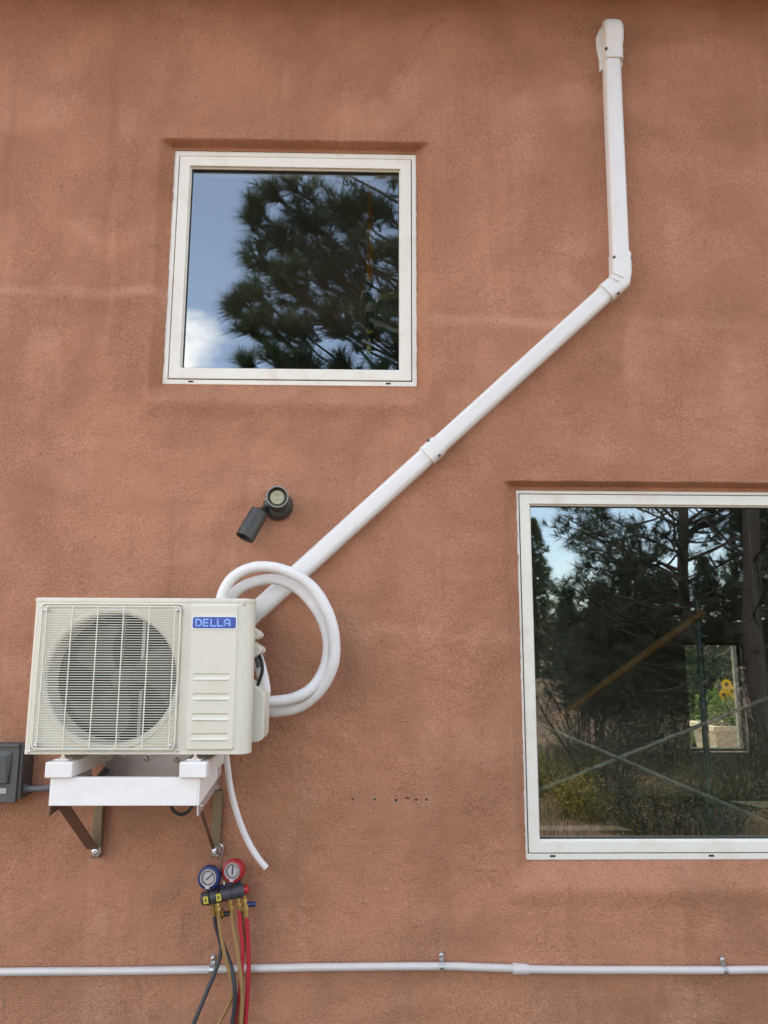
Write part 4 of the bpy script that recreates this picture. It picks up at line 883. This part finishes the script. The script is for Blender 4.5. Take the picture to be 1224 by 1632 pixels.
# near pine: limbs reach out to clumps of long needle tufts
rnA = random.Random(11)
pa = thing('pine_tree', 'dark long needled pine reflected in the small upper window', 'tree', (1.25, -5.2, 0))
tk = MB(); tp = [(1.25+0.12*sin(k*0.9)*0.5, -5.2+0.05*k*0.3, -0.1+k*0.9) for k in range(12)]
tk.tube(tp, [0.21-0.016*k for k in range(12)], 12)
cr_ = MB()
CL = [((-1.22, -4.00, 6.13),.16),((-1.26, -4.00, 5.99),.14),((-1.07, -4.30, 6.47),.18),((-0.83, -4.40, 6.57),.25),((-1.17, -4.10, 5.59),.2),((-1.30, -3.90, 5.05),.13),((-1.35, -3.90, 4.95),.10),((-1.17, -4.00, 5.16),.2),((-0.96, -4.20, 5.83),.26),((-0.68, -4.40, 6.20),.30),
 ((-0.35, -4.60, 6.55),.32),((0.07, -4.80, 6.61),.34),((-0.87, -4.10, 5.39),.28),((-0.46, -4.30, 5.60),.36),((-0.10, -4.60, 5.88),.36),((0.29, -4.80, 6.07),.34),((-1.07, -4.00, 4.85),.22),((-1.22, -3.90, 4.75),.16),((-0.79, -4.10, 4.84),.28),((-0.41, -4.20, 4.92),.34),
 ((-0.03, -4.50, 5.02),.34),((0.35, -4.60, 4.89),.30),((-1.22, -3.80, 4.35),.10),((-0.98, -3.90, 4.43),.20),((-0.68, -4.00, 4.40),.26),((-0.28, -4.20, 4.45),.28),((0.14, -4.40, 4.42),.28),((-0.21, -4.90, 5.57),.36),((-0.65, -5.00, 6.16),.36),((0.22, -5.00, 5.55),.34),((-0.23, -5.20, 6.60),.36),((-0.85, -4.90, 5.56),.28),
 ((0.74, -5.00, 6.34),.4),((0.78, -4.80, 5.46),.4),((0.69, -4.60, 4.64),.4),((1.29, -5.30, 6.11),.45),((1.23, -5.00, 5.10),.4),((1.77, -5.40, 6.41),.4),((0.99, -5.20, 7.12),.4),((0.37, -5.00, 7.30),.4),((-0.23, -4.90, 7.47),.35),((-0.79, -4.60, 7.33),.3),((0.84, -5.20, 8.13),.45),((0.07, -5.20, 8.46),.4),((1.49, -5.40, 7.77),.4),((1.78, -5.20, 5.35),.35)]
for c, r in CL:
    c = Vector(c); tz = max(2.4, min(8.5, c.z-0.35*(Vector((c.x, c.y, 0))-Vector((1.25, -5.2, 0))).length))
    k = tz/0.9; a = Vector(tp[min(11, int(k+0.11))]); a.z = tz
    pts = limb(tk, a, c, 0.020, rnA)
    for j in range(int(6+r*r*210)):
        d = Vector((rnA.gauss(0, 1), rnA.gauss(0, 1), rnA.gauss(0.2, 0.8))).normalized(); p = c+d*r*rnA.uniform(0.25, 1.0)
        tk.tube([pts[-2].lerp(c, rnA.random()), p.lerp(c, 0.4)+Vector((0, 0, -0.02)), p], [0.007, 0.006, 0.005], 4)
        out = (p-a).normalized()*0.8+d*0.5+Vector((0, 0, 0.45))
        tuft(cr_, p, out, rnA.uniform(.17, .25), 72, 0.0060, rnA)
obj('trunk', tk, 'bark', pa, smooth=True); obj('crown', cr_, 'needle', pa)

# tall bare limbed pine in the large window
def tall_pine(name, label, base, h, r, lean, clumps, seed, bare, nm='needlefar', group=None):
    rn = random.Random(seed); t = thing(name, label, 'tree', base, group); bx_, by_, bz_ = base
    m = MB(); n = 14; pts = [Vector((bx_+lean*k/n*h+0.05*sin(k*1.3+seed), by_+0.05*cos(k*1.1), bz_-0.1+h*k/n)) for k in range(n+1)]
    m.tube(pts, [r*(1-0.8*k/n) for k in range(n+1)], 10); c_ = MB()
    for tgt, rad in clumps:
        tgt = Vector(tgt); dh = (Vector((tgt.x, tgt.y, 0))-Vector((bx_, by_, 0))).length; tz = min(h*0.95, max(0.9, tgt.z-bz_-0.45*dh)); a = pts[int(tz/h*n)].lerp(pts[min(n, int(tz/h*n)+1)], tz/h*n % 1)
        lp = limb(m, a, tgt, 0.020, rn, 0.03)
        for q in (0.45, 0.65, 0.85):
            b = lp[int(q*7)]; e = b+Vector((rn.gauss(0, .35), rn.gauss(0, .35), rn.uniform(-.05, .35))); limb(m, b, e, 0.014, rn, 0.05, 4)
            for j in range(5): tuft(c_, e+Vector((rn.gauss(0, .12),)*1+(rn.gauss(0, .12), rn.gauss(0, .1))), (e-b)+Vector((0, 0, .2)), rn.uniform(.13, .2), 30, 0.007, rn)
        for j in range(int(6+rad*rad*120)):
            d = Vector((rn.gauss(0, 1), rn.gauss(0, 1), rn.gauss(0, .8))).normalized(); p = tgt+d*rad*rn.uniform(0.2, 1)
            tuft(c_, p, d+Vector((0, 0, .5)), rn.uniform(.14, .22), 30, 0.008, rn)
    for k in range(bare):
        z = rn.uniform(0.22, 0.75)*h; a = pts[int(z/h*n)]; an = rn.uniform(0, 6.28); L = rn.uniform(0.7, 1.7)
        lp = limb(m, a, a+Vector((cos(an)*L, sin(an)*L, rn.uniform(0.2, 1.1))), 0.016, rn, 0.05)
        for q in (3, 4, 5, 6): limb(m, lp[q], lp[q]+Vector((rn.gauss(0, .25), rn.gauss(0, .25), rn.uniform(0, .3))), 0.006, rn, 0.02, 3)
    obj('trunk', m, 'bark', t, smooth=True); obj('crown', c_, nm, t)
    return t
CB = [((2.65, -6.40, 3.06),.28),((2.79, -6.60, 3.26),.3),((2.45, -6.20, 2.40),.22),((2.52, -6.20, 2.28),.25),((3.15, -6.80, 3.38),.5),((3.24, -6.50, 2.92),.5),((3.35, -6.30, 2.41),.45),((2.92, -6.50, 2.19),.5),((2.72, -6.40, 1.79),.4),((3.26, -6.60, 1.87),.5),((3.75, -6.60, 1.79),.5),((3.29, -6.50, 1.40),.5),((2.81, -6.50, 1.32),.45),((3.92, -6.50, 1.32),.5),
 ((3.82, -6.80, 3.21),.4),((4.40, -6.20, 2.18),.4),((4.75, -6.30, 1.87),.45),((4.80, -6.50, 3.51),.4),((4.51, -6.50, 4.01),.5),((3.51, -6.80, 3.90),.5),((4.07, -6.60, 4.55),.5),((4.95, -6.50, 4.36),.5),((5.29, -6.30, 2.66),.5),((5.60, -6.30, 3.47),.5),((5.16, -6.40, 1.49),.5),((4.54, -6.60, 5.08),.5),((5.18, -6.50, 5.15),.5)]
CB += [((2.99, -6.60, 3.09),.4),((3.19, -6.40, 2.62),.4),((2.86, -6.50, 2.67),.35),((3.68, -6.70, 2.86),.4),((3.48, -6.50, 2.03),.45),((3.02, -6.50, 1.63),.5),((3.83, -6.50, 2.43),.35),((4.41, -6.40, 3.24),.3),((4.56, -6.50, 2.44),.4),((4.36, -6.50, 1.87),.45),((4.92, -6.60, 2.28),.45),((5.20, -6.70, 3.04),.4),((3.93, -6.60, 3.60),.45),((4.14, -6.60, 1.56),.45),((4.70, -6.60, 1.48),.45),((2.61, -6.40, 1.98),.3),((5.11, -6.60, 3.61),.45),((2.57, -6.80, 1.39),.4),((3.66, -6.90, 1.15),.5),((3.07, -6.90, 0.99),.5)]
bB = (4.07, -6.30, -0.09)
tall_pine('pine_tree', 'tall pine with bare lower limbs reflected in the middle of the large window', (bB[0], bB[1], 0), 7.6, 0.095, -0.018, CB, 5, 26)
bC = (4.57, -5.60, 0.18)
tall_pine('pine_tree', 'thick dark pine trunk reflected at the right edge of the large window', (bC[0], bC[1], 0), 9.5, 0.135, -0.02, [((5.17, -5.60, 4.75),.5),((5.65, -5.60, 4.12),.6),((6.09, -5.60, 3.20),.6),((6.58, -5.80, 5.00),.6),((5.68, -5.80, 5.66),.6),((4.93, -5.80, 5.31),.5)], 8, 7)

# background trees: two shared crowns, each tree its own object
def far_pine(seed, h, w_, n):
    rn = random.Random(seed); m = MB(); m.tube([(0, 0, -0.3), (0.05, 0, h*0.5), (0, 0.03, h*0.97)], [0.16, 0.1, 0.02], 8); c_ = MB()
    for k in range(n):
        t = rn.random()**0.8; z = h*(0.10+0.88*t); an = rn.uniform(0, 6.28); R_ = w_*(1-t)**0.75*(0.70+0.75*noise.noise((seed+t*7, cos(an)*1.6, sin(an)*1.6)))+0.12; rr = R_*sqrt(rn.uniform(0.2, 1)); p = Vector((cos(an)*rr, sin(an)*rr, z))
        if rn.random() < 0.15: limb(m, (0, 0, max(0.2, z-rr*0.3)), p, 0.03, rn, 0.05, 3)
        tuft(c_, p, Vector((cos(an), sin(an), 0.5)), rn.uniform(.18, .30), 26, 0.016, rn)
    return m, c_
protos = []
for sd_, h, w_, n in ((21, 6.2, 1.9, 950), (33, 4.2, 1.7, 800)):
    m, c_ = far_pine(sd_, h, w_, n); protos.append((m, c_))
SPOT = [((5.91, -24.00, 1.81), 0, 0.92, 'light green pine reflected at the left edge of the large window', 'juniper'), ((5.51, -24.00, 1.81), 0, 0.95, 'tall pine reflected behind the light green one at the left', None), ((4.74, -15.00, 1.76), 1, 0.62, 'short background pine reflected right of the light green one', None), ((4.95, -13.00, 1.75), 1, 0.68, 'dense short pine reflected left of the braces crossing', None), ((6.65, -16.00, 1.77), 1, 0.85, 'dense pine reflected above the crossing of the braces', None), ((6.67, -14.00, 1.76), 1, 0.75, 'short pine reflected left of the tall bare pine trunk', None), ((8.99, -17.00, 1.79), 0, 0.6, 'slim background pine reflected behind the tall bare pine trunk', None), ((10.16, -17.00, 1.79), 0, 0.85, 'short background pine reflected between the two trunks', None), ((11.36, -18.00, 1.80), 0, 0.95, 'background pine reflected behind the thick right trunk', None)]
meshes = {}
rs = random.Random(3)
for (p, kd, s_, lb, mt_) in SPOT:
    lab = lb or 'dark background pine reflected among others in the large window'
    t = thing('pine_tree', lab, 'tree', (p[0], p[1], ground_h(p[0], p[1])), 'background trees mirrored in the glass')
    key = (kd, mt_)
    if key not in meshes:
        a = obj('trunk', MB().add(protos[kd][0].v, protos[kd][0].f), 'bark', None, smooth=True); b = obj('crown', MB().add(protos[kd][1].v, protos[kd][1].f), mt_ or 'needlefar', None)
        for q in (a, b): q.parent = t
        meshes[key] = (a.data, b.data, a.location.copy(), b.location.copy())
    else:
        for nme, me, l in (('trunk', meshes[key][0], meshes[key][2]), ('crown', meshes[key][1], meshes[key][3])):
            q = bpy.data.objects.new(nme, me); COL.objects.link(q); q.parent = t; q.location = l
    t.scale = (s_, s_, s_); t.rotation_euler = (0, 0, rs.uniform(0, 6.28))

def shrub(name, label, c, w_, h, m, n, ln, wd, seed, cat='bush', group=None):
    rn = random.Random(seed); gz = ground_h(c[0], c[1]); t = thing(name, label, cat, (c[0], c[1], gz), group); a = MB(); b = MB()
    ns = int(46*max(0.6, w_)); per = max(8, n//ns)
    for k in range(ns):
        an = rn.uniform(0, 6.28); q = w_*rn.uniform(0.05, 1.0)**0.7; hh = h*rn.uniform(0.45, 1.15)*(1-0.35*(q/w_)**2); b0 = 0.25*w_*rn.random(); a2 = an+rn.gauss(0, .5)
        p = spline([(c[0]+cos(an)*b0, c[1]+sin(an)*b0, gz-0.03), (c[0]+cos(an)*q*0.6, c[1]+sin(an)*q*0.6, gz+hh*0.5), (c[0]+cos(a2)*q, c[1]+sin(a2)*q, gz+hh)], 4)
        b.tube(p, [0.010-0.0009*i for i in range(len(p))], 4)
        for j in range(per):
            u = 0.25+0.75*rn.random()**0.7; i = min(len(p)-2, int(u*(len(p)-1))); pp = p[i].lerp(p[i+1], rn.random()); sp_ = 0.05+0.10*w_*(1-abs(u-0.6))
            leaf_quad(a, pp+Vector((rn.gauss(0, sp_), rn.gauss(0, sp_), rn.gauss(0, sp_*0.8))), ln*rn.uniform(0.5, 1.4), wd*rn.uniform(0.6, 1.2), rn)
    obj('stem', b, 'bark', t); obj('foliage', a, m, t); return t
for k, (c, w_, h, m, lab) in enumerate([
    ((2.08, -5.80, 0.50), .70, .55, 'chamisa', 'yellow flowering bush reflected at the lower left of the large window'),
    ((2.13, -4.60, 0.45), .30, .34, 'chamisa', 'small yellow bush reflected beside the larger yellow one'),
    ((2.73, -5.40, 0.48), .8, .9, 'sage', 'grey green bush reflected near the crossing braces'),
    ((3.83, -6.80, 0.45), 1.0, 1.5, 'juniper', 'rounded juniper reflected left of the tall pine trunk'),
    ((4.01, -5.00, 0.60), .8, .9, 'sage', 'grey green bush reflected right of the tall pine trunk'),
    ((2.65, -3.90, 0.35), .55, .5, 'sage', 'low grey green bush reflected low in the large window'),
    ((3.22, -3.90, 0.30), .6, .6, 'juniper', 'low dark juniper reflected low in the large window'),
    ((3.35, -8.50, 0.70), 1.3, 2.2, 'juniper', 'broad dark juniper reflected at the left of the large window'),
    ((4.12, -8.80, 0.77), 1.3, 2.0, 'juniper', 'broad dark juniper reflected in the middle of the large window'),
    ((5.67, -7.50, 0.62), 1.1, 1.9, 'juniper', 'tall dark juniper reflected at the right of the large window')]):
    shrub('bush', lab, c, w_, h, m, 9000 if w_ > .9 else 4200, .06 if m != 'chamisa' else .05, .010, 50+k)
for k, (x, y, w_, h, lab) in enumerate([(3.75, 7.4, .35, .95, 'leafy green bush left of the planter'), (5.3, 8.6, .9, .8, 'leafy green bush right of the planter')]):
    shrub('bush', lab, (x, y, 0), w_, h, 'leafy', 2200, .07, .022, 80+k)
for k, (x, y, w_, h, lab) in enumerate([(5.6, 9.8, 1.5, 2.6, 'dark juniper standing behind the planter'), (7.6, 13.0, 1.6, 3.0, 'dark juniper far right behind the planter'), (4.9, 10.6, 1.4, 2.4, 'dark juniper far left behind the planter')]):
    shrub('bush', lab, (x, y, 0), w_, h, 'juniper', 9000, .09, .03, 90+k)

rg = random.Random(9); gm = MB()
for k in range(16000):
    x = rg.uniform(-1.5, 6.5); y = -rg.uniform(2.6, 8.5)
    if noise.noise((x*0.9, y*0.9, 2.0)) < -0.15: continue
    if abs(x) < 0.7 and -4.2 < y < -2.4: continue
    z = ground_h(x, y); h = rg.uniform(0.10, 0.42); a = rg.uniform(0, 6.28); q = rg.uniform(0, 0.12)
    gm.add([(x-0.003*cos(a), y-0.003*sin(a), z-0.01), (x+0.003*cos(a), y+0.003*sin(a), z-0.01), (x+q*cos(a+1), y+q*sin(a+1), z+h)], [(0, 1, 2)])
go = obj('grass', gm, 'grass'); go['kind'] = 'stuff'; go['label'] = 'dry grass growing on the dirt in front of the house'; go['category'] = 'grass'
